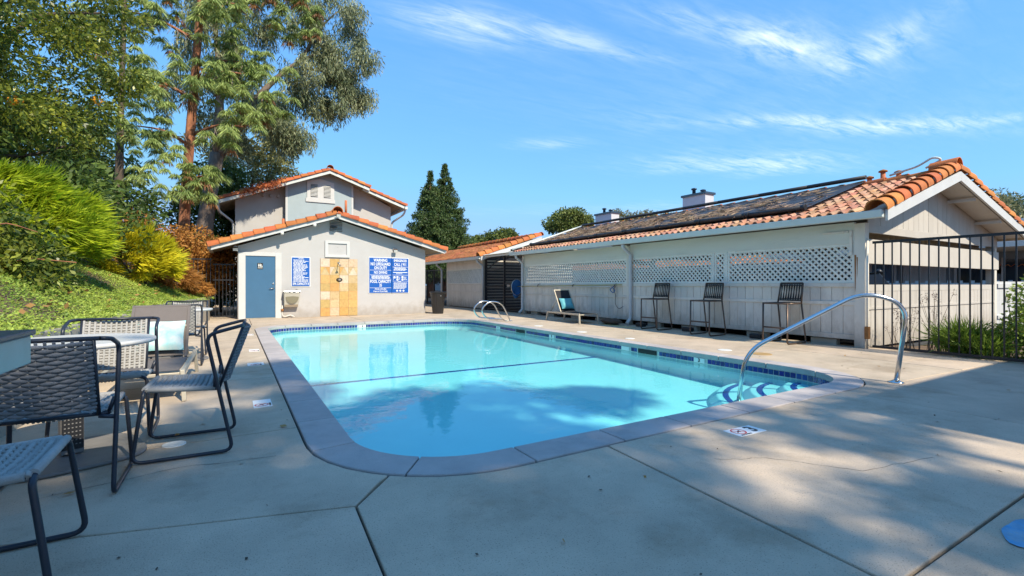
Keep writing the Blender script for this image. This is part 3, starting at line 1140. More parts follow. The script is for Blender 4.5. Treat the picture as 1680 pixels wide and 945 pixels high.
def rake_tiles(parent, a, b, me, spacing, ln, name='rake_tile', lift=0.0, flip=False, hero_jit=.01, extra=()):
    """Barrel tiles end to end from low point a to high point b (wide end low, each lapping the next)."""
    a, b = Vector(a), Vector(b)
    d = b - a
    n = int(round(d.length / spacing))
    sp = d.length / n
    x = -d.normalized()                       # tile +X (wide end) points down-slope
    up = Vector((0, 0, 1))
    y = up.cross(x).normalized()
    z = x.cross(y)
    Mr = Matrix((x, y, z)).transposed().to_4x4()
    for k in range(n):
        p = a + d * ((k + 1.0) / n) + z * (lift + random.uniform(-hero_jit, hero_jit) * .5)
        Mk = Matrix.Translation(p + Vector((0, random.uniform(-hero_jit, hero_jit), 0))) @ Mr @ Matrix.Rotation(R(-2.5 + random.uniform(-.8, .8)), 4, 'Y') @ Matrix.Diagonal((sp * 1.10 / ln, 1, 1, 1))
        piece(name, me, parent, Mk)


bar_house = barrel_mesh('house_barrel', terra, .12, .15, .36)
bar_port = barrel_mesh('carport_barrel', terra_b, .135, .165, .40, n=12)
bar_ridge = barrel_mesh('ridge_barrel', terra_b, .11, .13, .42)
field_me = s_tile_mesh('field_tile', terra_f)

# ------------------------------------------------------------------ pool house
PY = 17.25
ph = thing('pool_house', 'small white stucco pool house with blue door and orange tiled gable', 'pool house', (3.15, PY + 3, 0))
AX, AZ = 3.02, 3.36            # apex of the wall
wl_ = MB()
poly = [(0.08, 0.0), (6.30, 0.0), (6.30, 2.42), (AX, AZ + .02), (0.08, 2.33)]
wl_.prism(poly, 0, -7.0, on_y(PY))
wall = wl_.build('wall', stucco, ph)
# rafters / roof planes with boarded soffits
rf = MB()
OV = 0.36
for (xa, za, xb, zb) in ((-0.62, 2.22, AX, 3.44), (AX, 3.44, 6.95, 2.36)):
    rf.add([(xa, PY - OV + .02, za), (xb, PY - OV + .02, zb), (xb, PY + 7.3, zb), (xa, PY + 7.3, za),
            (xa, PY - OV + .02, za + .05), (xb, PY - OV + .02, zb + .05), (xb, PY + 7.3, zb + .05), (xa, PY + 7.3, za + .05)],
           [(0, 3, 2, 1), (4, 5, 6, 7), (0, 1, 5, 4), (2, 3, 7, 6), (1, 2, 6, 5), (3, 0, 4, 7)])
rf.build('roof', soffit_m, ph)
for (xa, za, xb, zb) in ((-0.62, 2.22, AX, 3.44), (6.95, 2.36, AX, 3.44)):
    q = [(xa, za + .075), (xb, zb + .075), (xb, zb - .075), (xa, za - .075)]
    if xa > xb:
        q = q[::-1]
    MB().prism(q[::-1], 0, .035, on_y(PY - OV)).build('barge_board', trim, ph, bevel=.004)
    # tile field behind the rake (seen edge-on)
    dvec = Vector((xb - xa, 0, zb - za))
    nv = 11

    def fp(a, b_, h, xa=xa, za=za, dvec=dvec, nv=nv):
        p = Vector((xa, PY - OV + .12 + a, za + .075)) + dvec * min(1.0, b_ / nv)
        return (p.x, p.y, p.z + h)
    tiled_slope('roof_tiles', terra_far, ph, fp, 34, nv, .21, seg=5)
rake_tiles(ph, (-0.66, PY - OV + .03, 2.27), (AX, PY - OV + .03, 3.52), bar_house, .33, .36)
rake_tiles(ph, (7.0, PY - OV + .03, 2.42), (AX, PY - OV + .03, 3.52), bar_house, .34, .36)
piece('ridge_tile', bar_house, ph, MT(AX, PY - OV + .30, 3.60, rz=R(-90), s=(1.2, 1.15, 1.1)))
for k in range(17):
    piece('ridge_tile', bar_house, ph, MT(AX, PY - OV + .66 + .38 * k, 3.575, rz=R(-90), ry=R(-2), s=(1.1, 1.1, 1.0)))
# gutters down both eaves
for xe, ze in ((-.66, 2.24), (6.99, 2.38)):
    MB().box(xe - .05, xe + .05, PY - OV + .06, PY + 7.2, ze - .06, ze + .04).build('gutter', trim, ph)
# door
dr = MB().box(.30, 1.145, PY - .03, PY + .0, .03, 2.02).build('door', bluedoor, ph, bevel=.004)
sh = MB().box(.28, 1.165, PY - .034, PY - .002, 1.99, 2.03)
hd = MB()
hd.lathe([(.028, 0), (.028, .012), (.012, .014), (.012, .05)], M=Matrix.Translation((1.085, PY - .031, .98)) @ Matrix.Rotation(R(90), 4, 'X'), n=12)
hd.tube([(1.085, PY - .08, .98), (0.965, PY - .08, .975)], .011, 8)
hd.build('handle', steel_w, dr)
MB().lathe([(.028, 0), (.028, .014), (.02, .018)], M=Matrix.Translation((1.085, PY - .031, 1.13)) @ Matrix.Rotation(R(90), 4, 'X'), n=14).build('deadbolt', steel_w, dr)
for z in (.25, 1.05, 1.8):
    MB().tube([(1.150, PY - .035, z - .05), (1.150, PY - .035, z + .05)], .008, 8).build('hinge', steel_w, dr)
pq = MB().box(.63, .79, PY - .036, PY - .030, 1.60, 1.80).build('restroom_plaque', ink, dr, bevel=.002)
ic = MB()
for cx_ in (.672, .715):
    ic.lathe([(.010, 0), (.010, .003)], M=Matrix.Translation((cx_, PY - .0365, 1.765)) @ Matrix.Rotation(R(90), 4, 'X'), n=10)
    ic.box(cx_ - .015, cx_ + .015, PY - .039, PY - .0365, 1.70, 1.752)
    ic.box(cx_ - .009, cx_ + .009, PY - .039, PY - .0365, 1.672, 1.70)
ic.lathe([(.016, 0), (.016, .003)], M=Matrix.Translation((.757, PY - .0365, 1.69)) @ Matrix.Rotation(R(90), 4, 'X'), n=12)
ic.bar((.748, PY - .038, 1.755), (.757, PY - .038, 1.70), .014, .003, (0, 1, 0))
ic.bar((.757, PY - .038, 1.70), (.778, PY - .038, 1.672), .010, .003, (0, 1, 0))
ic.box(.645, .775, PY - .039, PY - .0365, 1.635, 1.65)
ic.build('figures', signwhite, pq)
for (x0, x1, z0, z1) in ((.10, .298, 0.0, 2.14), (1.150, 1.33, 0.0, 2.14), (.298, 1.150, 2.025, 2.14)):
    MB().box(x0, x1, PY - .055, PY + .0, z0, z1).build('door_trim', trim, ph, bevel=.004)
MB().box(.298, 1.150, PY - .07, PY, 0.0, .028).build('threshold', wallcon, ph)
# louvred gable vent, framed access panel
vt = MB().box(2.84, 3.25, PY - .012, PY - .002, 2.96, 3.32).build('gable_vent', louver_dark, ph)
for k in range(7):
    z = 2.985 + k * .05
    MB().add([(2.84, PY - .015, z + .028), (3.25, PY - .015, z + .028), (3.25, PY - .045, z), (2.84, PY - .045, z), (2.84, PY - .013, z + .022), (3.25, PY - .013, z + .022), (3.25, PY - .043, z - .006), (2.84, PY - .043, z - .006)],
             [(0, 3, 2, 1), (4, 5, 6, 7), (3, 7, 6, 2), (0, 1, 5, 4), (0, 4, 7, 3), (1, 2, 6, 5)]).build('louver_slat', trim, vt)
ap = MB().box(2.78, 3.40, PY - .012, PY, 2.14, 2.52).build('access_panel', stucco, ph)
for (x0, x1, z0, z1) in ((2.68, 2.78, 2.05, 2.62), (3.40, 3.50, 2.05, 2.62), (2.78, 3.40, 2.05, 2.14), (2.78, 3.40, 2.53, 2.62)):
    MB().box(x0, x1, PY - .05, PY, z0, z1).build('frame', trim, ap, bevel=.003)
for z in (2.27, 2.40):
    MB().lathe([(.006, 0), (.006, .006)], M=Matrix.Translation((3.1, PY - .012, z)) @ Matrix.Rotation(R(90), 4, 'X'), n=8).build('screw', louver_dark, ap)
# outdoor shower: stone tiles, head and valve
shw = MB().box(2.53, 3.77, PY - .012, PY, 0.0, 2.0).build('shower_panel', grout_m, ph)
t_me = MB().box(-.149, .149, -.010, .010, -.139, .139).mesh('stone_tile_square', stone_t)
for r_ in range(7):
    for c_ in range(4):
        x, z = 2.53 + .155 + c_ * .31, .02 + .1415 + r_ * .2825
        Mx = MT(x, PY - .016 + random.uniform(-.002, .002), z)
        if r_ == 5:
            for tri in (((-.15, -.138), (.149, -.138), (0, .138)), ((-.149, -.132), (-.006, .138), (-.149, .138)), ((.149, -.132), (.149, .138), (.006, .138))):
                MB().prism(list(tri), -.010, .010, Mx @ XZ).build('tile', stone_t, shw)
        else:
            piece('tile', t_me, shw, Mx)
hd = MB()
hd.tube(fillet([(3.12, PY - .02, 1.86), (3.12, PY - .16, 1.88), (3.12, PY - .24, 1.80)], .06), .012, 8)
hd.lathe([(.018, 0), (.05, -.05), (.05, -.06)], M=Matrix.Translation((3.12, PY - .24, 1.80)) @ Matrix.Rotation(R(-30), 4, 'X'), n=14)
hd.lathe([(.035, 0), (.03, .012)], M=Matrix.Translation((3.12, PY - .026, 1.86)) @ Matrix.Rotation(R(90), 4, 'X'), n=14)
hd.build('shower_head', steel_w, shw)
vv = MB()
vv.lathe([(.095, 0), (.095, .01), (.07, .022)], M=Matrix.Translation((3.15, PY - .026, 1.27)) @ Matrix.Rotation(R(90), 4, 'X') @ Matrix.Diagonal((1.1, .75, 1, 1)), n=20)
vv.build('shower_valve', ink, shw)
MB().lathe([(.06, 0), (.06, .02), (.03, .05)], M=Matrix.Translation((3.15, PY - .046, 1.27)) @ Matrix.Rotation(R(90), 4, 'X') @ Matrix.Diagonal((1.0, .6, 1, 1)), n=16).build('shower_valve_handle', steel_w, shw)
# base flashing line
# plumbing stub
# signs
def sign_base(name, label, x0, x1, z0, z1, frame=True):
    t = thing(name, label, 'sign', ((x0 + x1) / 2, PY, z0))
    if frame:
        MB().box(x0 - .018, x1 + .018, PY - .016, PY - .002, z0 - .018, z1 + .018).build('backing', signwhite, t)
    MB().box(x0, x1, PY - .024, PY - .012, z0, z1).build('panel', signblue, t, bevel=.002)
    return t


def small_print(parent, x0, x1, z0, z1, rows, h, indent=0.0, fill=(0.6, 1.0), word=.075):
    """Lines too small to read in the photograph: rows of little word-length marks."""
    b = MB()
    for r_ in range(rows):
        z = z1 - (z1 - z0) * (r_ + .5) / rows
        x, xe = x0 + random.random() * indent, x0 + (x1 - x0) * random.uniform(*fill)
        while x < xe:
            wdt = min(word * random.uniform(.4, 1.5), xe - x)
            b.add([(x, PY - .0262, z - h / 2), (x + wdt, PY - .0262, z - h / 2), (x + wdt, PY - .0262, z + h / 2), (x, PY - .0262, z + h / 2)], [(0, 1, 2, 3)])
            x += wdt + h * .7
    return b.build('small_print', signwhite, parent, kind='stuff')


def st(parent, body, size, x, z, xs=.72, bold=.006):
    return text('lettering', body, size, (x, PY - .0255, z), SIDE, signwhite, parent, .001, bold * .35 * size / .1, xs)


def rule(parent, x0, x1, z, h=.010):
    MB().box(x0, x1, PY - .0265, PY - .023, z - h / 2, z + h / 2).build('rule_line', signwhite, parent)


s1 = sign_base('safety_sign', 'narrow blue sign of small print ending in SPA CAPACITY 8', 1.64, 2.19, 1.05, 2.01)
st(s1, 'CAUTION', .05, 1.915, 1.975)
small_print(s1, 1.68, 2.17, 1.20, 1.945, 19, .020, .02)
rule(s1, 1.66, 2.17, 1.195, .006)
st(s1, 'SPA CAPACITY 8', .115, 1.915, 1.125, .58)
s2 = sign_base('safety_sign', 'large blue sign headed WARNING NO LIFEGUARD ON DUTY', 4.18, 4.995, .80, 2.08)
cx_ = 4.5875
st(s2, 'WARNING', .155, cx_, 1.985, .66)
st(s2, 'NO LIFEGUARD', .155, cx_, 1.845, .66)
st(s2, 'ON DUTY', .155, cx_, 1.705, .66)
rule(s2, 4.2, 4.975, 1.63)
st(s2, 'NO DIVING', .135, cx_, 1.54, .68)
rule(s2, 4.2, 4.975, 1.455)
small_print(s2, 4.24, 4.94, 1.315, 1.435, 4, .018, .06, (.85, 1.0))
rule(s2, 4.2, 4.975, 1.30)
st(s2, 'POOL CAPACITY', .15, cx_, 1.21, .66)
st(s2, '35', .15, cx_, 1.075, .66)
rule(s2, 4.2, 4.975, .985)
st(s2, 'POOL HOURS', .07, cx_, .935, .95)
st(s2, '8 am to 10 pm Daily', .075, cx_, .86, .82)
s3 = sign_base('safety_sign', 'blue sign with EMERGENCIES CALL 911 and white rescue pictures', 5.01, 5.63, .80, 2.075)
cx_ = 5.32
st(s3, 'EMERGENCIES', .125, cx_, 1.985, .62)
st(s3, 'CALL ( 911', .15, cx_, 1.845, .66)
rule(s3, 5.03, 5.61, 1.755)
small_print(s3, 5.06, 5.59, 1.62, 1.74, 4, .018, .05, (.85, 1.0))
MB().box(5.05, 5.59, PY - .0265, PY - .023, 1.54, 1.565).build('rule_line', signwhite, s3)
small_print(s3, 5.16, 5.48, 1.48, 1.53, 1, .018)
rule(s3, 5.03, 5.61, 1.455)
for (x, z, a) in ((5.105, 1.37, 1), (5.21, 1.38, 1), (5.21, 1.29, 1), (5.40, 1.38, 1), (5.40, 1.29, 1)):
    MB().box(x - .033, x + .033, PY - .0265, PY - .023, z - .036, z + .036).build('pictogram', signwhite, s3, bevel=.01)
small_print(s3, 5.26, 5.34, 1.27, 1.40, 3, .014, word=.05)
small_print(s3, 5.45, 5.59, 1.27, 1.40, 4, .014, word=.05)
MB().box(5.05, 5.06, PY - .0265, PY - .023, 1.27, 1.41).build('rule_line', signwhite, s3)
rule(s3, 5.03, 5.61, 1.23, .008)
small_print(s3, 5.22, 5.42, 1.20, 1.22, 1, .016)
small_print(s3, 5.06, 5.58, .94, 1.185, 9, .013, .02, (.8, 1.0))
for x in (5.20, 5.32, 5.44):
    o_ = MB().lathe([(.036, 0), (.036, .003)], M=Matrix.Translation((x, PY - .0237, .875)) @ Matrix.Rotation(R(90), 4, 'X'), n=18).build('round_mark', signwhite, s3)
    MB().lathe([(.014, 0), (.014, .002)], M=Matrix.Translation((x + .006, PY - .0268, .875)) @ Matrix.Rotation(R(90), 4, 'X') @ Matrix.Diagonal((.6, 1.3, 1, 1)), n=12).build('centre_mark', signblue, o_)

# drinking fountain with its drain pipe
df = thing('drinking_fountain', 'wall mounted drinking fountain with steel bowl beside the blue door', 'drinking fountain', (1.62, PY, .3))
b = MB()
b.add([(1.38, PY, .84), (1.87, PY, .84), (1.87, PY - .30, .84), (1.38, PY - .30, .84), (1.40, PY, .36), (1.82, PY, .36), (1.82, PY - .16, .36), (1.40, PY - .16, .36)],
      [(3, 2, 1, 0), (4, 5, 6, 7), (3, 7, 6, 2), (0, 4, 7, 3), (1, 2, 6, 5), (0, 1, 5, 4)])
b.build('cabinet', fount_m, df, bevel=.02)
b = MB().box(1.37, 1.88, PY - .32, PY - .002, .842, .885)
b.build('basin', steel, df, bevel=.012)
MB().tube(fillet([(1.80, PY - .08, .88), (1.80, PY - .08, .94), (1.75, PY - .14, .945)], .03), .010, 8).build('spout', steel, df)
b = MB()
for k in range(9):
    a0, a1 = R(180 + 20 * k), R(200 + 20 * k)
    b.add([(1.63 + .2 * math.cos(a), PY - .262 + .12 * (.70 - (.70 + .22 * math.sin(a))), .70 + .22 * math.sin(a) - 0) for a in (a0, a1)] + [(1.63, PY - .268, .72)], [(0, 1, 2)])
b.build('front_recess', pm('fountain_recess', (0.22, 0.20, 0.14), .5, .05, 4), df)
MB().box(1.42, 1.81, PY - .185, PY - .165, .37, .50).build('lower_panel', pm('fountain_lower', (0.26, 0.20, 0.14), .5, .05, 4), df)
MB().tube(fillet([(1.36, PY - .05, .42), (1.34, PY - .07, .22), (1.36, PY - .05, .06), (1.46, PY - .06, .05), (1.60, PY - .05, .10), (1.72, PY - .07, .03)], .06), .014, 8).build('drain_pipe', white_pl, df)
MB().lathe([(.0, -.05), (.04, -.03), (.045, .03), (.0, .05)], (1.35, PY - .07, .26), 10).build('pipe_trap', rust_m, df)

# lights under the rake and on the wall
def flood(x, y, z, label, aim=(0, -1, -.5), two=False):
    t = thing('flood_light', label, 'flood light', (x, y, z))
    MB().lathe([(.06, 0), (.06, .03)], M=Matrix.Translation((x, y, z)) @ Matrix.Rotation(R(90), 4, 'X'), n=14).build('mount', trim, t)
    for s in ((-.07, .07) if two else (0,)):
        MB().tube([(x + s * .3, y - .02, z), (x + s, y - .08, z - .02)], .014, 8).build('arm', bronze, t)
        Mx = Matrix.Translation((x + s, y - .09, z - .03)) @ Vector(aim).normalized().to_track_quat('Z', 'Y').to_matrix().to_4x4()
        MB().box(-.075, .075, -.055, .055, 0, .09, Mx).build('housing', bronze, t, bevel=.012)
        MB().box(-.065, .065, -.046, .046, .088, .094, Mx).build('lens', white_pl, t)
    return t


flood(5.10, PY - .01, 2.40, 'bronze flood light on the white wall above the two large signs')
flood(3.03, PY - OV - .04, 3.50, 'square flood light at the peak of the pool house gable')
flood(0.02, PY - .01, 2.27, 'bronze lamp under the eave left of the blue door')
t = thing('security_camera', 'black security camera fixed across the louvred gable vent', 'camera', (2.94, PY, 3.1))
MB().lathe([(.04, 0), (.04, .05)], M=Matrix.Translation((2.93, PY - .046, 3.10)) @ Matrix.Rotation(R(90), 4, 'X'), n=12).build('mount', ink, t)
MB().box(2.84, 3.06, PY - .17, PY - .10, 3.06, 3.13).build('body', ink, t, bevel=.01)
for (x, lb) in ((2.30, 'small white camera under the left barge board near the gable peak'), (1.32, 'small white camera halfway along the left barge board')):
    z = 2.22 + (x + .62) / (AX + .62) * 1.22 - .10
    t = thing('security_camera', lb, 'camera', (x, PY - OV, z))
    MB().tube([(x, PY - OV + .0, z + .04), (x, PY - OV - .04, z - .02)], .02, 10).build('mount', trim, t)
    MB().lathe([(.0, -.06), (.04, -.05), (.055, 0), (.045, .04)], (x, PY - OV - .04, z - .01), 14).build('dome', white_pl, t)

# ------------------------------------------------------------------ two-storey house behind
HY = 26.5
hs = thing('two_storey_house', 'two-storey house with blue-grey gable and orange tile roof behind the pool house', 'house', (4, 30, 0))
MB().prism([(0.02, 0), (2.30, 0), (2.30, 6.22), (0.02, 5.42)], -.42, -8, on_y(HY)).build('left_wing_wall', stucco_warm, hs)
MB().prism([(5.50, 0), (7.75, 0), (7.75, 5.55), (5.50, 6.62)], -.42, -8, on_y(HY)).build('right_wing_wall', stucco_warm, hs)
MB().prism([(2.28, 0), (5.52, 0), (5.52, 6.55), (4.30, 7.02), (2.28, 6.30)], 0, -8, on_y(HY)).build('gable_wall', stucco_blue, hs)
for x in (2.28, 5.52):
    MB().box(x - .05, x + .05, HY - .02, HY + .02, 0, 6.25 if x < 4 else 6.5).build('corner_trim', trim, hs)
RY = HY - .55
segs = [((-.70, 4.98), (4.28, 6.98), RY), ((6.30, 6.28), (4.28, 6.98), RY), ((8.40, 5.48), (6.00, 6.32), RY + .25)]
for (a, b_, yy) in segs:
    q = [(a[0], a[1] - .09), (b_[0], b_[1] - .09), (b_[0], b_[1] + .07), (a[0], a[1] + .07)]
    if a[0] > b_[0]:
        q = q[::-1]
    MB().prism(q, 0, .05, on_y(yy)).build('barge_board', gutter_m, hs)
    rake_tiles(hs, (a[0] - .03 * (1 if a[0] < b_[0] else -1), yy + .02, a[1] + .10), (b_[0], yy + .02, b_[1] + .10), bar_house, .36, .36)
    r_ = MB()
    r_.add([(a[0], yy + .02, a[1]), (b_[0], yy + .02, b_[1]), (b_[0], HY + 8, b_[1]), (a[0], HY + 8, a[1]), (a[0], yy + .02, a[1] + .06), (b_[0], yy + .02, b_[1] + .06), (b_[0], HY + 8, b_[1] + .06), (a[0], HY + 8, a[1] + .06)],
           [(0, 1, 2, 3), (7, 6, 5, 4), (0, 4, 5, 1), (2, 6, 7, 3), (1, 5, 6, 2), (3, 7, 4, 0)])
    r_.build('roof', soffit_m, hs)
piece('ridge_tile', bar_house, hs, MT(4.28, RY + .3, 7.16, rz=R(-90), s=(1.2, 1.15, 1.1)))
# shutters / twin louvred vents in a white surround
fr_ = MB().prism([(3.18, 5.42), (4.62, 5.42), (4.62, 5.62), (4.58, 5.62), (4.58, 6.50), (3.90, 6.66), (3.24, 6.50), (3.24, 5.62), (3.18, 5.62)], 0, .05, on_y(HY - .002)).build('vent_surround', trim, hs)
for x in (3.42, 4.06):
    v = MB().box(x, x + .34, HY - .066, HY - .053, 5.70, 6.34).build('vent', louver_dark, fr_)
lv = []
for x in (3.42, 4.06):
    for k in range(9):
        z = 5.72 + k * .069
        MB().add([(x, HY - .068, z + .04), (x + .34, HY - .068, z + .04), (x + .34, HY - .10, z), (x, HY - .10, z)], [(0, 3, 2, 1)]).build('louver_slat', trim, fr_)
for k, (x, z) in enumerate(((1.25, 5.62), (1.58, 5.62), (1.92, 5.62))):
    MB().lathe([(.075, 0), (.075, .1), (.05, .12)], M=Matrix.Translation((x, HY + .42, z)) @ Matrix.Rotation(R(90), 4, 'X'), n=12).build('dryer_vent', stucco_warm, hs)
for xe, xw, ze, sgn in ((-.70, .0, 4.95, 1), (8.38, 7.80, 5.45, -1)):
    MB().box(xe - .07, xe + .07, RY + .05, HY + 8, ze - .08, ze + .06).build('gutter', gutter_m, hs)
    MB().tube(fillet([(xe, RY + .2, ze - .05), (xe + .05 * sgn, RY + .35, ze - .35), (xw - .06 * sgn, HY + .6, ze - .75), (xw - .06 * sgn, HY + .6, 0.1)], .18), .055, 8).build('downspout', trim, hs)
for (x, z) in ((3.10, 6.52), (4.98, 6.76)):
    pz = MB().tube([(x, HY + 1.5, z), (x, HY + 1.5, z + .42)], .075, 10).build('roof_pipe', terra_far, hs)
    MB().lathe([(.11, 0), (.12, .05), (.05, .10)], (x, HY + 1.5, z + .42), 12).build('pipe_cap', white_pl, pz)
for (x, z) in ((2.03, 4.15), (4.95, 5.3)):
    MB().tube([(x, HY - 1.2, z - .6), (x, HY - 1.2, z + .15)], .06, 8).build('roof_pipe', terra_far, hs)
# red creeper spilling over the left rake
vine_c = np.array([(x, RY - .05 + random.uniform(-.15, .3), 5.10 + (x + .6) * .40 + random.uniform(-.06, .16)) for x in np.linspace(.25, 2.1, 46)])
tag(link('red_creeper', quads_mesh('red_creeper', clump_leaves(vine_c, .17, 34, .11, .045, .5), lf_red)), 'dry reddish creeper spilling over the left roof edge of the two-storey house', 'creeper')

# ------------------------------------------------------------------ carports along the right side
FX = 9.4                                    # line of the carport's pool-side wall
EX, EZ, RX, RZ = 9.05, 2.33, 12.15, 3.33    # eave and ridge of the tile surface
BX, BZ = 16.65, 2.33                        # far eave
SL = (RZ - EZ) / (RX - EX)
SLEN = math.hypot(RX - EX, RZ - EZ)
UPV = Vector((RX - EX, 0, RZ - EZ)).normalized()
NRM = Vector((-UPV.z, 0, UPV.x))
RZY = Matrix.Rotation(R(0), 4, 'Z')


def roof_p(s, y, h=0.0):
    """Point on the pool-side roof slope: s metres up from the eave, lifted h."""
    p = Vector((EX, y, EZ)) + UPV * s + NRM * h
    return (p.x, p.y, p.z)


def lattice_panel(parent, y0, y1, z0, z1, label=None):
    """Crossed strips between frame battens; each strip is a piece of its own."""
    lp = MB()
    for (a, b, c, d) in ((y0, y1, z0 - .02, z0 + .02), (y0, y1, z1 - .02, z1 + .02), (y0 - .0, y0 + .04, z0 + .02, z1 - .02), (y1 - .04, y1, z0 + .02, z1 - .02)):
        lp.box(FX - .022, FX + .022, a, b, c, d)
    lp = lp.build('lattice_panel', lattice_m, parent)
    H_ = z1 - z0
    pitch = .110
    cache = {}
    for sgn, xo in ((1, -.007), (-1, .007)):
        y = y0 - H_ + .03
        while y < y1:
            # clip the strip (slope 45 degrees) to the panel
            ya, yb = max(y, y0 + .03), min(y + H_, y1 - .03)
            if yb - ya > .06:
                t0, t1 = ya - y, yb - y
                za, zb = (z0 + t0, z0 + t1) if sgn > 0 else (z1 - t0, z1 - t1)
                ln = round((yb - ya) * math.sqrt(2), 2)
                if ln not in cache:
                    cache[ln] = MB().box(-.006, .006, -ln / 2, ln / 2, -.0175, .0175).mesh('lattice_strip', lattice_m)
                piece('slat', cache[ln], lp, MT(FX + xo, (ya + yb) / 2, (za + zb) / 2, rx=R(45 * sgn)))
            y += pitch
    return lp


def board_run(parent, y0, y1, z0, z1, mat, wd=.19):
    n = max(1, int(round((y1 - y0) / wd)))
    w_ = (y1 - y0) / n
    for k in range(n):
        dx = random.uniform(-.003, .003)
        MB().box(FX - .012 + dx, FX + .008 + dx, y0 + k * w_ + .004, y0 + (k + 1) * w_ - .004, z0 + random.uniform(-.004, .004), z1).build('fence_board', mat, parent)


cp = thing('carport', 'long carport with white board and lattice side under a tiled roof with solar mats', 'carport', (12.8, 9.5, 0))
Y0, Y1 = 3.95, 15.12
posts = [(Y0 - .06, Y0 + .11), (9.50, 9.62), (Y1 - .12, Y1)]
for a, b in posts:
    MB().box(FX - .05, FX + .09, a, b, 0.0, 2.17).build('post', trim_old, cp, bevel=.006)
for (a, b) in ((Y0 + .112, 9.498), (9.622, Y1 - .122)):
    MB().box(FX - .035, FX + .04, a, b, 1.82, 2.20).build('header_beam', beam_paint, cp, bevel=.006)
    MB().box(FX - .04, FX + .03, a, b, 1.06, 1.135).build('top_rail', trim_old, cp, bevel=.004)
    MB().box(FX - .034, FX - .013, a, b, .735, .80).build('middle_rail', trim_old, cp, bevel=.004)
    MB().box(FX - .034, FX - .013, a, b, .13, .22).build('bottom_rail', trim_old, cp, bevel=.004)
    board_run(cp, a, b, .15, 1.06, trim_old)
lattice_panel(cp, Y0 + .115, 6.53, 1.155, 1.80)
lattice_panel(cp, 6.58, 6.86, 1.155, 1.80)
lattice_panel(cp, 6.91, 9.495, 1.155, 1.80)
lattice_panel(cp, 9.625, Y1 - .125, 1.155, 1.80)
for y in (6.555, 6.885):
    MB().box(FX - .03, FX + .02, y - .022, y + .022, 1.137, 1.818).build('batten', lattice_m, cp)
for y in (4.6, 5.9, 7.6, 8.7, 10.8, 12.0, 13.4, 14.4):
    MB().box(FX + .03, FX + .16, y - .22, y + .22, -.01, .11).build('kerb_block', wallcon, cp)
# corner hardware with rust
hw = MB()
hw.box(FX - .062, FX - .037, Y0 + .2, Y0 + .62, 2.02, 2.05)
hw.box(FX - .062, FX - .037, Y0 + .14, Y0 + .18, 1.62, 2.05)
for (y, z) in ((Y0 + .28, 2.035), (Y0 + .5, 2.035), (Y0 + .16, 1.68), (Y0 + .16, 1.95)):
    hw.lathe([(.018, 0), (.018, .012)], M=Matrix.Translation((FX - .062, y, z)) @ Matrix.Rotation(R(-90), 4, 'Y'), n=8)
hw.build('corner_bracket', trim_old, cp)
rs_ = MB()
for (y, z0, z1, w_) in ((Y0 + .09, .95, 1.62, .03), (Y0 + .06, 1.2, 1.58, .018)):
    rs_.add([(FX - .0525, y - w_ / 2, z1), (FX - .0525, y + w_ / 2, z1), (FX - .0525, y + w_ * .3, (z0 + z1) / 2), (FX - .0525, y + w_ * .2, z0), (FX - .0525, y - w_ * .15, z0 + .1)], [(0, 1, 2, 3, 4)])
rs_.build('rust_streak', rust_m, cp)
# roof deck, ridge and far slope
GY = 3.48                                   # rake end
YE = 15.35                                  # far end of this roof
rf = MB()
q = [(EX, EZ - .14), (RX, RZ - .14), (BX, BZ - .14), (BX, BZ - .08), (RX, RZ - .06), (EX, EZ - .08)]
rf.prism(q, -.04, -(YE - GY), on_y(GY))
rf.build('roof_deck', soffit_m, cp)
# pool side slope under the solar mats: a plain tile bed
NV = 10
crs = SLEN / NV
col_w = .172


def fieldf(a, b_, h):
    return roof_p(min(b_ * crs, SLEN), GY + .42 + a, h - .02)


ncol = int((YE - GY - .42) / col_w)
bare = [(i, j) for i in range(ncol) for j in range(NV) if (i < 9) or (j < 2 and i < 60) or (j < 1)]
bare = bare[:300]
Mf = Matrix((UPV, Vector((0, 1, 0)), NRM)).transposed().to_4x4()
bare_set = set(bare)
for (i, j) in bare:
    p = Vector(roof_p(j * crs - .03, GY + .42 + (i + .5) * col_w, .0))
    piece('field_tile', field_me, cp, Matrix.Translation(p + NRM * random.uniform(-.004, .004)) @ Mf @ Matrix.Rotation(R(4.2 + random.uniform(-.8, .8)), 4, 'Y') @ Matrix.Diagonal(((crs + .07) / .44, .97, 1, 1)))
V = []
me_rest = []
for i in range(ncol):
    for j in range(NV):
        if (i, j) in bare_set:
            continue
        me_rest.append((i, j))
b = MB()
seg = 5
for (i, j) in me_rest:
    vs_ = []
    for s_ in (0, 1.12):
        for k in range(seg + 1):
            t = k / seg
            z = .042 * (math.sin(PI * min(1, t / .62)) if t < .62 else -.25 * math.sin(PI * (t - .62) / .38))
            vs_.append(roof_p((j + s_) * crs if j + s_ < NV else SLEN, GY + .42 + (i + t) * col_w, z + (.03 if s_ == 0 else -.012)))
    b.add(vs_, [(k, k + 1, seg + 2 + k, seg + 1 + k) for k in range(seg)], True)
b.build('field_tiles_beyond', terra_f, cp, kind='stuff')


def backf(a, b_, h):
    t = min(1.0, b_ / 11)
    return (BX + (RX - BX) * t, GY + .3 + a, BZ + (RZ - BZ) * t + h - .02)


tiled_slope('back_slope_tiles', terra_far, cp, backf, int((YE - GY - .3) / .3), 11, .3, seg=4)
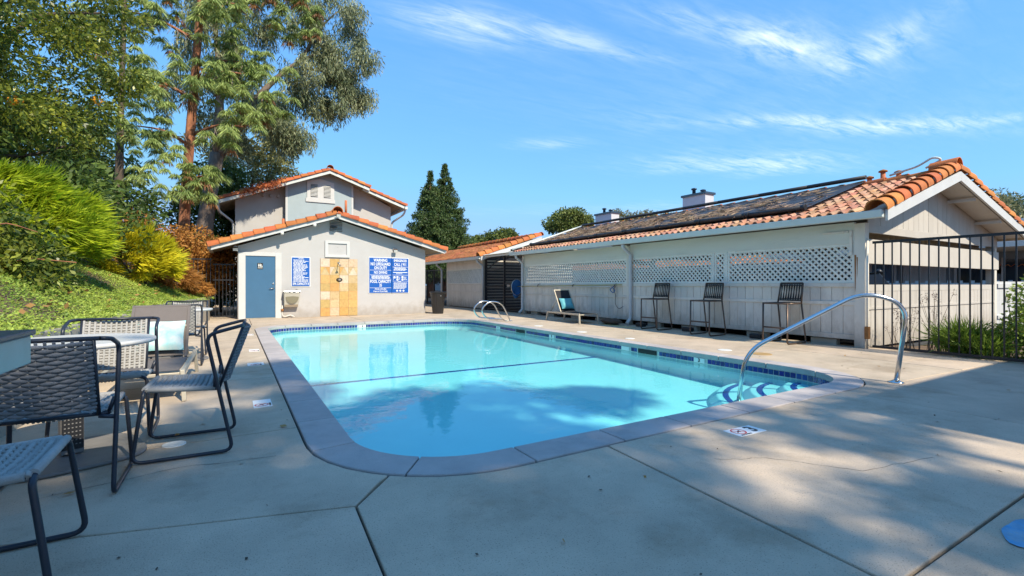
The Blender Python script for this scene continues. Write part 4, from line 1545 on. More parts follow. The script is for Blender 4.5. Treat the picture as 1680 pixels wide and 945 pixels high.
# gable rake: fascia boards, big barrel tiles, ridge
MB().prism([(EX - .02, EZ - .20), (RX, RZ - .21), (RX, RZ - .03), (EX - .02, EZ - .02)], 0, .04, on_y(GY)).build('fascia_board', trim, cp, bevel=.004)
MB().prism([(RX, RZ - .21), (BX + .02, BZ - .20), (BX + .02, BZ - .02), (RX, RZ - .03)], 0, .04, on_y(GY)).build('fascia_board', trim, cp, bevel=.004)
rake_tiles(cp, (EX - .06, GY + .09, EZ - .01), (RX, GY + .09, RZ + .05), bar_port, .345, .40, lift=.0)
rake_tiles(cp, (BX + .05, GY + .09, BZ - .01), (RX, GY + .09, RZ + .05), bar_port, .36, .40, lift=.0)
piece('ridge_tile', bar_port, cp, MT(RX, GY + .42, RZ + .09, rz=R(-90), s=(1.1, 1.05, 1.0)))
for k in range(28):
    piece('ridge_tile', bar_ridge, cp, MT(RX, GY + .82 + .40 * k, RZ - .035 + random.uniform(-.008, .008), rz=R(-90), ry=R(-2), s=(1.05, .95, .9)))
gt = MB()
gt.prism([(EX - .10, EZ - .14), (EX + .03, EZ - .14), (EX + .03, EZ - .02), (EX - .12, EZ - .02)], 0, -(YE - GY), on_y(GY + .01))
gt.build('gutter', gutter_m, cp, bevel=.006)
for (y, ye) in ((9.42, 9.0), (15.02, 14.6)):
    pth = fillet([(EX - .03, y, EZ - .12), (EX - .03, y, EZ - .22), (FX - .10, y, EZ - .42), (FX - .10, y, .16), (FX - .26, y - .03, .05)], .07)
    MB().tube([Vector(p) for p in pth], .048, 10).build('downspout', trim, cp)
# gable end: vertical boards, tie boards, header and low wall, with an open strip between
GW = Y0
gb = MB().box(9.55, 16.3, GW - .006, GW + .03, 2.02, 2.16).build('tie_board', cream, cp, bevel=.003)
x = 9.6
while x < 16.25:
    x2 = min(x + .235, 16.28)
    zt = [min(EZ + SL * (xx - EX), BZ + (RZ - BZ) / (RX - BX) * (xx - BX)) - .15 for xx in (x, x2)]
    if max(zt) > 2.2:
        pl_ = [(x + .004, 2.162), (x2 - .004, 2.162), (x2 - .004, max(2.17, zt[1])), (x + .004, max(2.17, zt[0]))]
        if x < RX < x2:
            pl_.insert(3, (RX, RZ - .15))
        MB().prism(pl_, 0, .018, on_y(GW + .02 + random.uniform(-.002, .002))).build('gable_board', cream, cp)
    x = x2
sf_ = MB()
sf_.prism([(EX + .3, EZ + SL * .3 - .165), (RX, RZ - .165), (BX - .3, BZ + (RZ - BZ) / (BX - RX) * .3 - .165), (BX - .3, BZ + (RZ - BZ) / (BX - RX) * .3 - .145), (RX, RZ - .145), (EX + .3, EZ + SL * .3 - .145)], 0, GW - GY - .06, on_y(GW - .01))
sf_.build('soffit_board', cream, cp)
for (xx, zz) in ((13.2, None), (14.8, None)):
    zz = min(EZ + SL * (xx - EX), BZ + (RZ - BZ) / (RX - BX) * (xx - BX)) - .20
    MB().box(xx - .03, xx + .03, GY + .04, GW + .02, zz - .06, zz).build('lookout_block', trim, cp)
MB().box(FX + .12, 16.35, GW - .02, GW + .05, 1.47, 1.90).build('end_header', cream, cp, bevel=.006)
MB().box(FX + .10, 16.2, GW + .3, GW + .42, 1.92, 2.08).build('inner_beam', soffit_m, cp)
MB().box(FX + .10, 16.2, GW + .9, GW + 1.02, 1.92, 2.12).build('inner_beam', soffit_m, cp)
for x in (16.12,):
    MB().box(x, x + .16, GW - .0, GW + .16, 0, 2.2).build('post', trim_old, cp)
MB().box(FX + .09, 16.1, GW + .0, GW + .05, .98, 1.10).build('end_top_rail', cream, cp, bevel=.004)
MB().box(FX + .09, 16.1, GW - .014, GW + .0, .66, .70).build('end_middle_rail', cream, cp)
x = FX + .10
while x < 16.08:
    x2 = min(x + .21, 16.1)
    MB().box(x + .003, x2 - .003, GW + .004 + random.uniform(-.002, .002), GW + .03, .0, .98).build('end_board', cream, cp)
    x = x2
for y in (7.6, 11.4, 15.0):
    MB().box(16.1, 16.26, y - .08, y + .08, -.1, 2.2).build('post', trim_old, cp)
    MB().box(FX + .1, 16.2, y - .06, y + .06, 1.98, 2.16).build('inner_beam', soffit_m, cp)
MB().tube([(FX - .06, Y0 - .095, 0), (FX - .06, Y0 - .095, 1.9)], .016, 8).build('conduit', trim_old, cp)
MB().box(FX - .09, FX - .03, Y0 - .13, Y0 - .06, .17, .38).build('junction_box', rust_m, cp, bevel=.006)

# dark cars added inside so the lattice gaps read as gloom
car_glass = glass_dark
tyre_m = pm('tyre_rubber', (0.02, 0.02, 0.02), .8, .1, 5)


def gloom_car(y, paint, label):
    """Car nosed in towards the pool-side wall; length along X."""
    t_ = thing('gloom_car', label, 'car', (12.3, y, -.06), 'dark cars added in the carport for gloom')
    x0, zb = 9.95, -.06
    side = [(0, .45), (.05, .70), (.9, .92), (1.55, 1.40), (2.9, 1.45), (3.75, 1.02), (4.35, .95), (4.45, .50), (4.3, .28), (.15, .28)]
    MB().prism([(x0 + a, zb + c) for a, c in side][::-1], -.85, .85, on_y(y)).build('body', paint, t_, bevel=.05)
    for s_ in (-1, 1):
        MB().prism([(x0 + a, zb + c) for a, c in ((1.1, .96), (1.6, 1.36), (2.85, 1.40), (3.5, 1.03))][::-1], -.01, .01, on_y(y + s_ * .856)).build('side_window', car_glass, t_)
    MB().add([(x0 + .93, y - .72, zb + .955), (x0 + .93, y + .72, zb + .955), (x0 + 1.53, y + .66, zb + 1.40), (x0 + 1.53, y - .66, zb + 1.40)], [(0, 1, 2, 3)]).build('windscreen', car_glass, t_)
    for xx in (.85, 3.5):
        for s_ in (-1, 1):
            Mw = Matrix.Translation((x0 + xx, y + s_ * .80, zb + .32)) @ Matrix.Rotation(R(90), 4, 'X')
            w_ = MB().lathe([(.22, -.10), (.31, -.09), (.32, 0), (.31, .09), (.22, .10)], M=Mw, n=20).build('wheel', tyre_m, t_)
            MB().lathe([(.20, -.105), (.20, .105)], M=Mw, n=14).build('rim', steel_w, w_)
    for s_ in (-1, 1):
        MB().box(x0 - .02, x0 + .06, y + s_ * .62 - .16, y + s_ * .62 + .16, zb + .56, zb + .70).build('headlight', white_pl, t_)


car_white = pm('white_car_paint', (0.62, 0.63, 0.65), .25, .02, 2, coat=.5)
car_dark = pm('dark_car_paint', (0.02, 0.022, 0.03), .25, .02, 2, coat=.5)
car_blue = pm('blue_car_paint', (0.02, 0.035, 0.08), .25, .02, 2, coat=.5)
gloom_car(13.6, car_dark, 'parked car behind the far lounger, blackened to keep the lattice gaps dark')
gloom_car(11.0, car_dark, 'black parked car added to darken the lattice by the first downspout')
gloom_car(8.3, car_blue, 'dark blue parked car added to darken the lattice behind the first stool')
gloom_car(5.9, car_dark, 'black parked car added to darken the lattice nearest the carport corner')

# second carport beyond the gate
c2 = thing('carport', 'farther carport beyond the iron gate, lattice side under plain orange tiles', 'carport', (12.8, 23, 0))
U0, U1 = 18.4, 22.45
for a, b in ((U0, U0 + .12), (U1 - .12, U1)):
    MB().box(FX - .05, FX + .09, a, b, 0, 2.2).build('post', trim_old, c2)
MB().box(FX - .035, FX + .04, U0 + .122, U1 - .122, 1.84, 2.22).build('header_beam', trim_old, c2)
MB().box(FX - .04, FX + .03, U0 + .122, U1 - .122, 1.08, 1.15).build('top_rail', trim_old, c2)
MB().box(FX - .034, FX - .013, U0 + .122, U1 - .122, .76, .82).build('middle_rail', trim_old, c2)
board_run(c2, U0 + .122, U1 - .122, .05, 1.08, trim_old, .2)
lattice_panel(c2, U0 + .125, U1 - .13, 1.17, 1.82)
GY2 = 17.95
rf = MB()
rf.prism(q, -.04, -(29.5 - GY2), on_y(GY2))
rf.build('roof_deck', soffit_m, c2)


def fieldg(a, b_, h):
    return roof_p(min(b_ * SLEN / 10, SLEN), GY2 + .4 + a, h - .02)


tiled_slope('field_tiles', terra_far, c2, fieldg, int((29.1 - GY2) / .19), 10, .19, seg=5)
MB().prism([(EX - .02, EZ - .20), (RX, RZ - .21), (RX, RZ - .03), (EX - .02, EZ - .02)], 0, .04, on_y(GY2)).build('fascia_board', trim, c2)
rake_tiles(c2, (EX - .06, GY2 + .09, EZ - .01), (RX, GY2 + .09, RZ + .05), bar_port, .345, .40)
for k in range(22):
    piece('ridge_tile', bar_ridge, c2, MT(RX, GY2 + .45 + .42 * k, RZ + .05, rz=R(-90), ry=R(-2), s=(1.1, 1, 1)))
gt = MB()
gt.prism([(EX - .10, EZ - .14), (EX + .03, EZ - .14), (EX + .03, EZ - .02), (EX - .12, EZ - .02)], 0, -(29.5 - GY2), on_y(GY2 + .01))
gt.build('gutter', gutter_m, c2)
for y in (18.3, 23.0):
    MB().tube(fillet([(EX - .03, y, EZ - .12), (EX - .03, y, EZ - .22), (FX - .10, y, EZ - .42), (FX - .10, y, .05)], .07), .05, 10).build('downspout', trim, c2)

# solar mats on the first carport
PW = 1.235
mats_lab = ['bare end', ]
for k in range(8):
    ya, yb = 5.02 + k * PW, 5.02 + (k + 1) * PW - .025
    s0, s1 = 0.62, SLEN - .02
    lab = ['black solar pool heating mat at the bare tiled end of the carport roof', 'second solar mat along the roof, above the bar stool by the handrail', 'third solar mat along the roof, above the middle bar stool',
           'fourth solar mat along the roof, over the first downspout side', 'fifth solar mat along the roof, beyond the first downspout', 'sixth solar mat along the roof, covered in brown needles',
           'seventh solar mat along the roof, above the far lounger', 'last solar mat along the roof, above the blue pool net'][k]
    sp = thing('solar_mat', lab, 'solar panel', roof_p(s0, ya), 'black solar heating mats along the carport roof')
    b = MB()
    ns = 40
    vs_ = []
    for s_ in (s0, s1):
        for i in range(ns + 1):
            vs_.append(roof_p(s_, ya + (yb - ya) * i / ns, .075 + (.006 if i % 2 else 0)))
    b.add(vs_, [(i, i + 1, ns + 2 + i, ns + 1 + i) for i in range(ns)], True)
    b.build('ribbed_mat', solar_m, sp)
    MB().tube([roof_p(s0 - .03, ya - .01, .10), roof_p(s0 - .03, yb + .01, .10)], .05, 10).build('header_pipe', solar_m, sp)
    MB().tube([roof_p(s1, ya - .01, .17), roof_p(s1, yb + .01, .17)], .046, 10).build('header_pipe', solar_m, sp)
    for yy in (ya + .02, yb - .02):
        MB().tube([roof_p(s0 - .03, yy - .05, .10), roof_p(s0 - .03, yy + .03, .10)], .062, 10).build('pipe_clamp', blackmetal, sp)
sp = thing('heating_pipe', 'grey pipe bundle rising over the roof edge between the two carports', 'pipe', roof_p(0, 15.3))
MB().tube(fillet([roof_p(-.02, 15.25, .10), roof_p(.9, 15.2, .10), roof_p(SLEN - .2, 15.15, .12), roof_p(SLEN + .02, 14.9, .14)], .2), .035, 8).build('pipe', gutter_m, sp)
MB().tube(fillet([roof_p(-.04, 15.33, .09), roof_p(.9, 15.3, .09), roof_p(SLEN - .2, 15.28, .10)], .2), .03, 8).build('pipe', solar_m, sp)
for s_ in (.4, 1.4, 2.4):
    MB().box(-.03, .03, -.12, .12, -.02, .02, Matrix.Translation(roof_p(s_, 15.26, .06)) @ Mf).build('pipe_bracket', trim, sp)
nn_ = 11000
ss = 0.64 + (SLEN - .75) * rng.beta(1.3, 2.2, nn_)
yy = 5.1 + 9.6 * rng.random(nn_) ** .85
keep = (np.sin(yy * 2.1 + ss * 3) + np.sin(yy * 5.3 - ss * 4.1) + rng.normal(size=nn_) * .9 + (yy - 8) * .16) > .1
ss, yy = ss[keep], yy[keep]
Pn = np.array([roof_p(a, c, .088 + .03 * random.random()) for a, c in zip(ss, yy)])
th = rng.normal(size=len(Pn)) * .7 + .2
Dn = np.cos(th)[:, None] * np.array([[0, 1, 0]]) * rng.choice([-1, 1], len(Pn))[:, None] + np.sin(th)[:, None] * np.array([list(UPV)]) + rng.normal(size=(len(Pn), 3)) * .06
V = leaf_quads(Pn, Dn, .16 + .14 * rng.random(len(Pn)), .014 + .012 * rng.random(len(Pn)), flat=np.array([list(NRM)]))
tag(link('fallen_needles', quads_mesh('fallen_needles', V, needle_m)), 'dry brown needles littering the solar mats', kind='stuff')
t = thing('roof_vents', 'three small rusty flue caps behind the carport ridge', 'roof vent', (13.0, 4.9, 3.3))
for (y, h) in ((4.75, .34), (5.05, .42), (5.32, .32)):
    pz = MB().tube([(13.0, y, 3.2), (13.0, y, 3.3 + h)], .05, 10).build('pipe', terra_far, t)
    MB().lathe([(.09, 0), (.085, .03), (.02, .06)], (13.0, y, 3.3 + h), 12).build('pipe_cap', rust_m, pz)
t = thing('hose_loop', 'loop of grey hose and wire sticking up at the carport ridge', 'hose', (RX, 3.9, RZ))
MB().tube(fillet([(RX, 4.6, RZ + .12), (RX - .05, 4.1, RZ + .2), (RX - .05, 3.85, RZ + .34), (RX, 3.72, RZ + .27), (RX + .05, 4.0, RZ + .16)], .1), .022, 8).build('hose', gutter_m, t)

# ------------------------------------------------------------------ iron fences and gates
def iron_fence(name, label, pts, z0, z1, spacing=.12, zoff=None, rails=None, cat='fence', post_every=None):
    t = thing(name, label, cat, (pts[0][0], pts[0][1], z0))
    rails = rails or [(z0 + .03, .038), (z1 - .02, .042)]
    pk = MB().box(-.0085, .0085, -.0085, .0085, z0 + .02, z1 - .03).mesh('iron_picket', blackmetal)
    for (a, b) in zip(pts, pts[1:]):
        A, B = Vector((*a, 0)), Vector((*b, 0))
        ln = (B - A).length
        for (z, h) in rails:
            MB().bar(A + Vector((0, 0, z)), B + Vector((0, 0, z)), .03, h).build('rail', blackmetal, t)
        n = int(ln / spacing)
        ang = math.atan2(B.y - A.y, B.x - A.x)
        for k in range(n + 1):
            p = A.lerp(B, (k + .3) * spacing / ln) if k * spacing + .3 * spacing < ln else None
            if p is None:
                continue
            if post_every and k % post_every == 0:
                MB().box(-.025, .025, -.025, .025, 0, z1 + .03, MT(p.x, p.y, 0, rz=ang)).build('post', blackmetal, t)
            else:
                piece('picket', pk, t, MT(p.x, p.y, 0, rz=ang))
    return t


iron_fence('iron_fence', 'black iron picket fence from the carport corner across the planted bed', [(FX, 3.80), (FX, 0.9)], .02, 1.84)
g1 = iron_fence('iron_gate', 'closed black iron gate between the two carports, diagonal brace above', [(FX, 18.25), (FX, 16.55)], .05, 1.80, .085, cat='gate', rails=[(.08, .04), (1.78, .04), (1.0, .04)])
MB().bar((FX, 17.9, 1.8), (FX, 16.7, 2.3), .03, .04).build('diagonal_brace', blackmetal, g1)
for y in (18.2, 16.55):
    MB().box(FX - .035, FX + .035, y - .035, y + .035, 0, 2.32).build('post', blackmetal, g1)
g2 = iron_fence('iron_gate', 'tall iron side panel right of the gate, next to the blue pool net', [(FX, 16.48), (FX, 15.2)], .05, 2.25, .075, cat='gate', rails=[(.08, .04), (2.22, .04), (1.15, .05), (.62, .04)])
MB().box(FX - .06, FX - .02, 16.0, 16.25, 1.02, 1.10).build('latch', steel_w, g2)
# narrow passage wall behind the gate, the awning's sun stripes imitated by pale slats
t = thing('corrugated_awning', 'white corrugated awning over the passage behind the iron gate', 'awning', (FX, 16.8, 2.35))
b = MB()
n_ = 60
vs_ = []
for x in (FX - .28, FX + 2.4):
    for k in range(n_ + 1):
        vs_.append((x, 15.35 + 2.65 * k / n_, 2.36 + (.016 if k % 2 else -.016)))
b.add(vs_, [(k, k + 1, n_ + 2 + k, n_ + 1 + k) for k in range(n_)])
b.build('sheet', white_pl, t)
MB().box(FX - .2, FX - .12, 15.4, 17.95, 2.26, 2.335).build('bearer', trim_old, t)
t = thing('stripe_wall', 'passage wall behind the iron gate, sun stripes made of pale slats on dark', 'screen', (11.5, 18.3, 0))
for k in range(17):
    MB().box(FX + .12, 14.2, 18.27, 18.29, .03 + k * .13, .03 + k * .13 + random.uniform(.045, .07)).build('slat', trim_old, t)  # pale slats stand for sunlight striped by the awning
MB().box(FX + .12, 14.2, 18.30, 18.34, 0, 2.3).build('shade_panel', darkslab, t)  # dark sheet stands for the shade between the sun stripes
iron_fence('iron_fence', 'black iron fence in the gap behind the dark litter bin', [(FX, 26.5), (FX, 22.5)], .05, 1.9, .12, post_every=9)
for y in (26.5, 29.3):
    MB().box(FX - .05, FX + .09, y - .06, y + .06, 0, 2.2).build('post', trim_old, c2)

# ------------------------------------------------------------------ neighbours beyond the carports
lot = thing('carport', 'low carport across the parking road with an orange tiled eave', 'carport', (28, 8, 0))
b = MB()
b.prism([(27.0, 2.15), (30.0, 3.1), (33.0, 2.15), (33.0, 2.3), (30.0, 3.3), (27.0, 2.3)], -0, -46, on_y(-6))
b.build('roof_deck', trim_old, lot)


def fieldl(a, b_, h):
    t = min(1, b_ / 8)
    return (26.9 + 3.1 * t, -6 + a, 2.33 + 1.0 * t + h)


tiled_slope('field_tiles', terra_far, lot, fieldl, 115, 8, .4, seg=4, amp=.07)
MB().box(32.8, 33.0, -6, 40, 0, 2.2).build('back_wall', stucco_warm, lot)
for k in range(12):
    MB().box(27.1, 27.25, -5.8 + 4.1 * k, -5.65 + 4.1 * k, -.1, 2.2).build('post', trim_old, lot)
house_labels = ['pale townhouse behind the carports under the chimney with two tall flues', 'pale townhouse behind the carports under the middle white chimney', 'pale townhouse behind the carports near the tall dark redwoods',
                'farthest pale townhouse behind the carports under the smallest chimney']
for i, ((px, ytop, ybot, w_), lb) in enumerate(zip(((1145, 318, 340, 1.7), (996, 349, 367, 1.5), (795, 390, 402, 1.5), (747, 396, 406, 1.5)), house_labels)):
    u = (px - 840) / 772.0
    sx, cx_ = math.sin(YAW), math.cos(YAW)
    d = (sx + u * cx_, cx_ - u * sx)
    X = 37.5
    tt = X / d[0]
    Yc = d[1] * tt
    zt, zb = 1.1 + (467 - ytop) / 772 * tt, 1.1 + (467 - ybot) / 772 * tt
    tw = thing('townhouse', lb, 'house', (X, Yc, 0))
    yw = 6.0
    MB().box(X - 2.2, X + 6, Yc - yw, Yc + yw, -.1, zb - 2.0).build('wall', stucco_warm, tw)
    MB().add([(X - 2.6, Yc - yw - .3, zb - 2.0), (X - 2.6, Yc + yw + .3, zb - 2.0), (X + 1.8, Yc + yw + .3, zb - .2), (X + 1.8, Yc - yw - .3, zb - .2), (X + 6.4, Yc - yw - .3, zb - 2.0), (X + 6.4, Yc + yw + .3, zb - 2.0)],
             [(0, 3, 2, 1), (3, 4, 5, 2), (0, 1, 5, 4), (0, 4, 3), (1, 2, 5)]).build('roof', terra_far, tw)
    ch = MB().box(X - .6, X + .6, Yc - w_ * tt / 60, Yc + w_ * tt / 60, zb - 2.0, zt - .25).build('chimney', pm('chimney_%s' % ['a', 'b', 'c', 'd'][i], (0.50, 0.52, 0.57), .8, .04, 1), tw)
    hw_ = w_ * tt / 60
    MB().box(X - .72, X + .72, Yc - hw_ - .12, Yc + hw_ + .12, zt - .25, zt - .05).build('chimney_cap', glass_dark, ch)
    for s in (-.45, .35):
        MB().lathe([(.16, zt - .05), (.16, zt + .12 + .3 * (s > 0)), (.26, zt + .14 + .3 * (s > 0)), (.26, zt + .26 + .3 * (s > 0)), (.1, zt + .32 + .3 * (s > 0))], (X, Yc + s * hw_, 0), 12).build('flue', glass_dark, ch)
    for yy_ in (-4, -1.3, 1.3, 4):
        wnd = MB().box(X - 2.24, X - 2.2, Yc + yy_ - .55, Yc + yy_ + .55, 1.0, 2.3).build('window', glass_dark, tw)
        MB().box(X - 2.27, X - 2.24, Yc + yy_ - .03, Yc + yy_ + .03, 1.0, 2.3).build('mullion', trim, wnd)
# house and patio seen low between the carport boards at the far right
nh = thing('neighbour_house', 'pale blue-grey house with dark windows glimpsed under the carport header', 'house', (24, 7.0, 0))
MB().box(24.0, 26.5, 3.6, 12.5, -.1, 3.0).build('wall', pm('neighbour_wall', (0.30, 0.34, 0.38), .9, .05, 1), nh)
for (y0, y1, mt) in ((10.4, 11.6, glass_dark), (8.9, 9.7, bluedoor), (7.3, 8.5, trim), (6.0, 6.9, glass_dark), (4.4, 5.6, glass_dark)):
    f_ = MB().box(23.93, 24.0, y0, y1, .4, 2.0).build('window', mt, nh)
    MB().box(23.90, 23.93, y0 - .08, y0, .35, 2.08).build('frame', trim, f_)
    MB().box(23.90, 23.93, y1, y1 + .08, .35, 2.08).build('frame', trim, f_)
MB().box(21.0, 24.0, 3.4, 12.7, 2.3, 2.45).build('porch_roof', trim_old, nh)
hp = thing('picket_fence', 'low white picket fence before the pale blue-grey house', 'fence', (21.5, 7, 0))
MB().box(21.5, 21.56, 4.2, 12, 1.08, 1.16).build('rail', trim, hp)
for k in range(26):
    MB().box(21.47, 21.5, 4.25 + .3 * k, 4.35 + .3 * k, 0, 1.24).build('picket', trim, hp)
rh = thing('neighbour_house', 'white house with a red tiled porch roof at the far right edge', 'house', (26, 4.5, 0))
MB().box(25.5, 31, -1.5, 5.9, -.1, 3.6).build('wall', trim, rh)


def fieldr(a, b_, h):
    t = min(1, b_ / 7)
    return (23.9 + 2.4 * t, 3.3 + a * .5 + 0, 1.75 + .85 * t + h)


MB().box(25.44, 25.5, 4.3, 5.2, 2.55, 3.2).build('window', glass_dark, rh)
tiled_slope('porch_tiles', terra_far, rh, fieldr, 16, 7, .36, seg=4, amp=.06)
MB().box(24.0, 24.12, 3.3, 6.2, 1.5, 1.72).build('porch_fascia', trim_old, rh)
wf = thing('white_fence', 'white board fence and gate beyond the planted bed at the right edge', 'fence', (17.5, 4.2, 0))
for k in range(16):
    MB().box(16.4 + .2 * k, 16.4 + .2 * k + .193, 3.98, 4.01, 0, 1.18).build('fence_board', trim, wf)
MB().box(16.35, 19.65, 3.94, 3.98, 1.02, 1.12).build('rail', trim, wf)
MB().box(16.35, 19.65, 3.94, 3.98, .25, .33).build('rail', trim, wf)
MB().box(17.05, 17.15, 3.92, 3.94, .72, .86).build('latch', pole_y, wf)
lp = thing('lamp_post', 'small black garden lamp glimpsed beyond the low white wall', 'lamp post', (18.5, 7.3, 0))
MB().tube([(18.5, 7.3, 0), (18.5, 7.3, 1.25)], .035, 8).build('post', blackmetal, lp)
MB().lathe([(.05, 1.25), (.11, 1.4), (.11, 1.5), (.15, 1.5), (.03, 1.62)], (18.5, 7.3, 0), 10).build('lantern', blackmetal, lp)

# ------------------------------------------------------------------ hillside, retaining walls
def wall_x(y):
    pts = ((-8, -1.72), (2, -1.60), (5.3, -1.42), (8.5, -1.22), (8.52, -1.42), (12.7, -1.22), (17.3, -.66), (60, -.66))
    for (a, xa), (b, xb) in zip(pts, pts[1:]):
        if y <= b:
            return xa + (xb - xa) * (y - a) / (b - a)
    return pts[-1][1]


def hill_z(x, y):
    s_ = max(0.0, wall_x(y) - .12 - x)
    z = .64 + .47 * min(s_, 5) + .22 * max(0, min(s_ - 5, 12))
    return z + .05 * math.sin(x * 1.7 + y * .9) * min(1, s_) + .04 * math.sin(y * 2.3 - x) * min(1, s_)


hb = MB()
ysh = [-8 + .5 * k for k in range(100)]
xs_ = [0.10, .35, .7, 1.2, 1.8, 2.6, 3.6, 5, 7, 10, 15, 24, 60]
for y in ysh:
    for s_ in xs_:
        x = wall_x(y) - s_
        hb.v.append((x, y, hill_z(x, y) if s_ < 30 else 3.5))
nx = len(xs_)
for i in range(len(ysh) - 1):
    for j in range(nx - 1):
        hb.f.append((i * nx + j, i * nx + j + 1, (i + 1) * nx + j + 1, (i + 1) * nx + j))
        hb.sm.append(True)
tag(hb.build('hillside', soil_m), kind='structure')


def rwall(label, y0, y1, ztop=.70):
    t = thing('retaining_wall', label, 'wall', (wall_x((y0 + y1) / 2), (y0 + y1) / 2, 0))
    n = max(1, int(round((y1 - y0) / 2.4)))
    for k in range(n):
        a, b = y0 + (y1 - y0) * k / n, y0 + (y1 - y0) * (k + 1) / n
        xa, xb = wall_x(a + .001), wall_x(b - .001)
        MB().prism([(xa, a + .004), (xb, b - .004), (xb - .22, b - .004), (xa - .22, a + .004)], -.05, ztop).build('wall_section', wallcon, t, bevel=.012)
    return t


rwall('concrete retaining wall beside the near table and rope chairs', -6, 8.5)
rwall('concrete retaining wall running back to the iron gate by the pool house', 8.53, 17.3, .71)

# ground cover on the slope
N_ = 230000
yy = 2.0 + 16 * rng.random(N_) ** .8
sx_ = 0.02 + 5.5 * rng.random(N_) ** 1.5
xx = np.array([wall_x(y) for y in yy]) - sx_ + .14 * (rng.random(N_) < .12) * rng.random(N_)
patch = np.sin(xx * 2.1 + 1.3 * yy) + np.sin(yy * 1.9 - xx * 2.6) + rng.normal(size=N_) * .9
keep = patch > -1.7
xx, yy = xx[keep], yy[keep]
zz = np.array([hill_z(a, b) for a, b in zip(xx, yy)])
mound = .05 + .05 * np.sin(xx * 5 + yy * 3) * np.sin(yy * 4.1)
Pc = np.stack([xx, yy, zz + .01 + (mound + .03) * rng.random(len(xx))], 1)
Dc = rng.normal(size=Pc.shape) * np.array([1, 1, .25]) + np.array([.25, -.15, .35])
tag(link('ground_cover', quads_mesh('ground_cover', leaf_quads(Pc, Dc, .020 + .028 * rng.random(len(Pc)), .010 + .013 * rng.random(len(Pc)), flat=np.array([[.1, -.6, 1]])), lf_cover)), 'low green ground cover on the slope above the wall', kind='stuff')
nd = 420
yy = 3 + 14 * rng.random(nd)
xx = np.array([wall_x(y) for y in yy]) - .1 - 3.5 * rng.random(nd)
Pd = np.stack([xx, yy, np.array([hill_z(a, b) for a, b in zip(xx, yy)]) + .10], 1)
tag(link('fallen_leaves', quads_mesh('fallen_leaves', leaf_quads(Pd, rng.normal(size=Pd.shape) * np.array([1, 1, .2]), .09, .05, flat=np.array([[0, 0, 1]])), lf_dry)), 'fallen orange leaves on the ground cover', kind='stuff')
lx = [(-.15, 3.62, .055), (-.72, 3.30, .05), (-.35, 4.15, .06), (-.52, 3.55, .05), (.30, 4.05, .07), (-.2, 4.4, .05), (1.2, 1.6, .03), (2.0, 1.9, .03), (6.9, 1.6, .05), (8.3, 2.0, .04), (8.0, 3.6, .04), (.25, 6.5, .05), (7.4, 2.9, .04), (3.9, 1.2, .03), (1.9, 2.1, .02)]
V = leaf_quads(np.array([(a, b, .012) for a, b, c in lx]), rng.normal(size=(len(lx), 3)) * np.array([1, 1, .1]), np.array([c for *_, c in lx]) * 1.1, np.array([c for *_, c in lx]) * .6, flat=np.array([[0, 0, 1.]]))
tag(link('fallen_leaves', quads_mesh('deck_leaves', V, lf_dry)), 'a few fallen leaves on the concrete deck', kind='stuff')


ng = 170
gx, gy = -1.4 + 10.6 * rng.random(ng), .9 + 15.5 * rng.random(ng) ** 1.3
keep = ~((gx > .40) & (gx < 6.7) & (gy > 2.4) & (gy < 14.35))
Pg = np.stack([gx, gy, np.full(ng, .006)], 1)[keep]
tag(link('leaf_litter', quads_mesh('leaf_litter', leaf_quads(Pg, rng.normal(size=Pg.shape) * np.array([1, 1, .08]), .014 + .03 * rng.random(len(Pg)) ** 2, .008 + .012 * rng.random(len(Pg)), flat=np.array([[0, 0, 1.]])), bark_dark)), 'specks of leaf litter on the concrete deck', kind='stuff')


# ------------------------------------------------------------------ plants
def plant(name, label, cat, loc, group=None):
    return thing(name, label, cat, loc, group)


def limb(mb, pts, r0, r1, n=8):
    P = fillet(pts, 1.2, 4)
    k = len(P)
    mb.tube(P, r0, n, radii=[r0 + (r1 - r0) * i / (k - 1) for i in range(k)])


def crown(parent, V, mat, name='crown'):
    return link(name, quads_mesh(name, V, mat), parent)


def sprays(c, r, n, dirv, Ln, Wd, spread=.45, bulge=.9, lo=-.5):
    """Feathery strands on the skin of a mound, gathered in fans that each lean their own way, combed along dirv."""
    per = 55
    k = max(8, n // per)
    dc = rand_dirs(k)
    dc = dc[dc[:, 2] > lo]
    k = len(dc)
    rad = .74 + .36 * rng.random(k)
    lean = rng.normal(size=(k, 3)) * .38
    ln = .7 + .7 * rng.random(k)
    idx = np.repeat(np.arange(k), per)
    m_ = len(idx)
    d = unit(dc[idx] + rng.normal(size=(m_, 3)) * .11)
    P = np.asarray(c) + d * np.asarray(r) * (rad[idx] * (.86 + .16 * rng.random(m_)))[:, None]
    D = np.asarray(dirv) + d * .55 + lean[idx] + rng.normal(size=(m_, 3)) * spread * .6
    return leaf_quads(P, D, Ln * ln[idx] * (.55 + .8 * rng.random(m_)), Wd * (.7 + .6 * rng.random(m_)), flat=d)


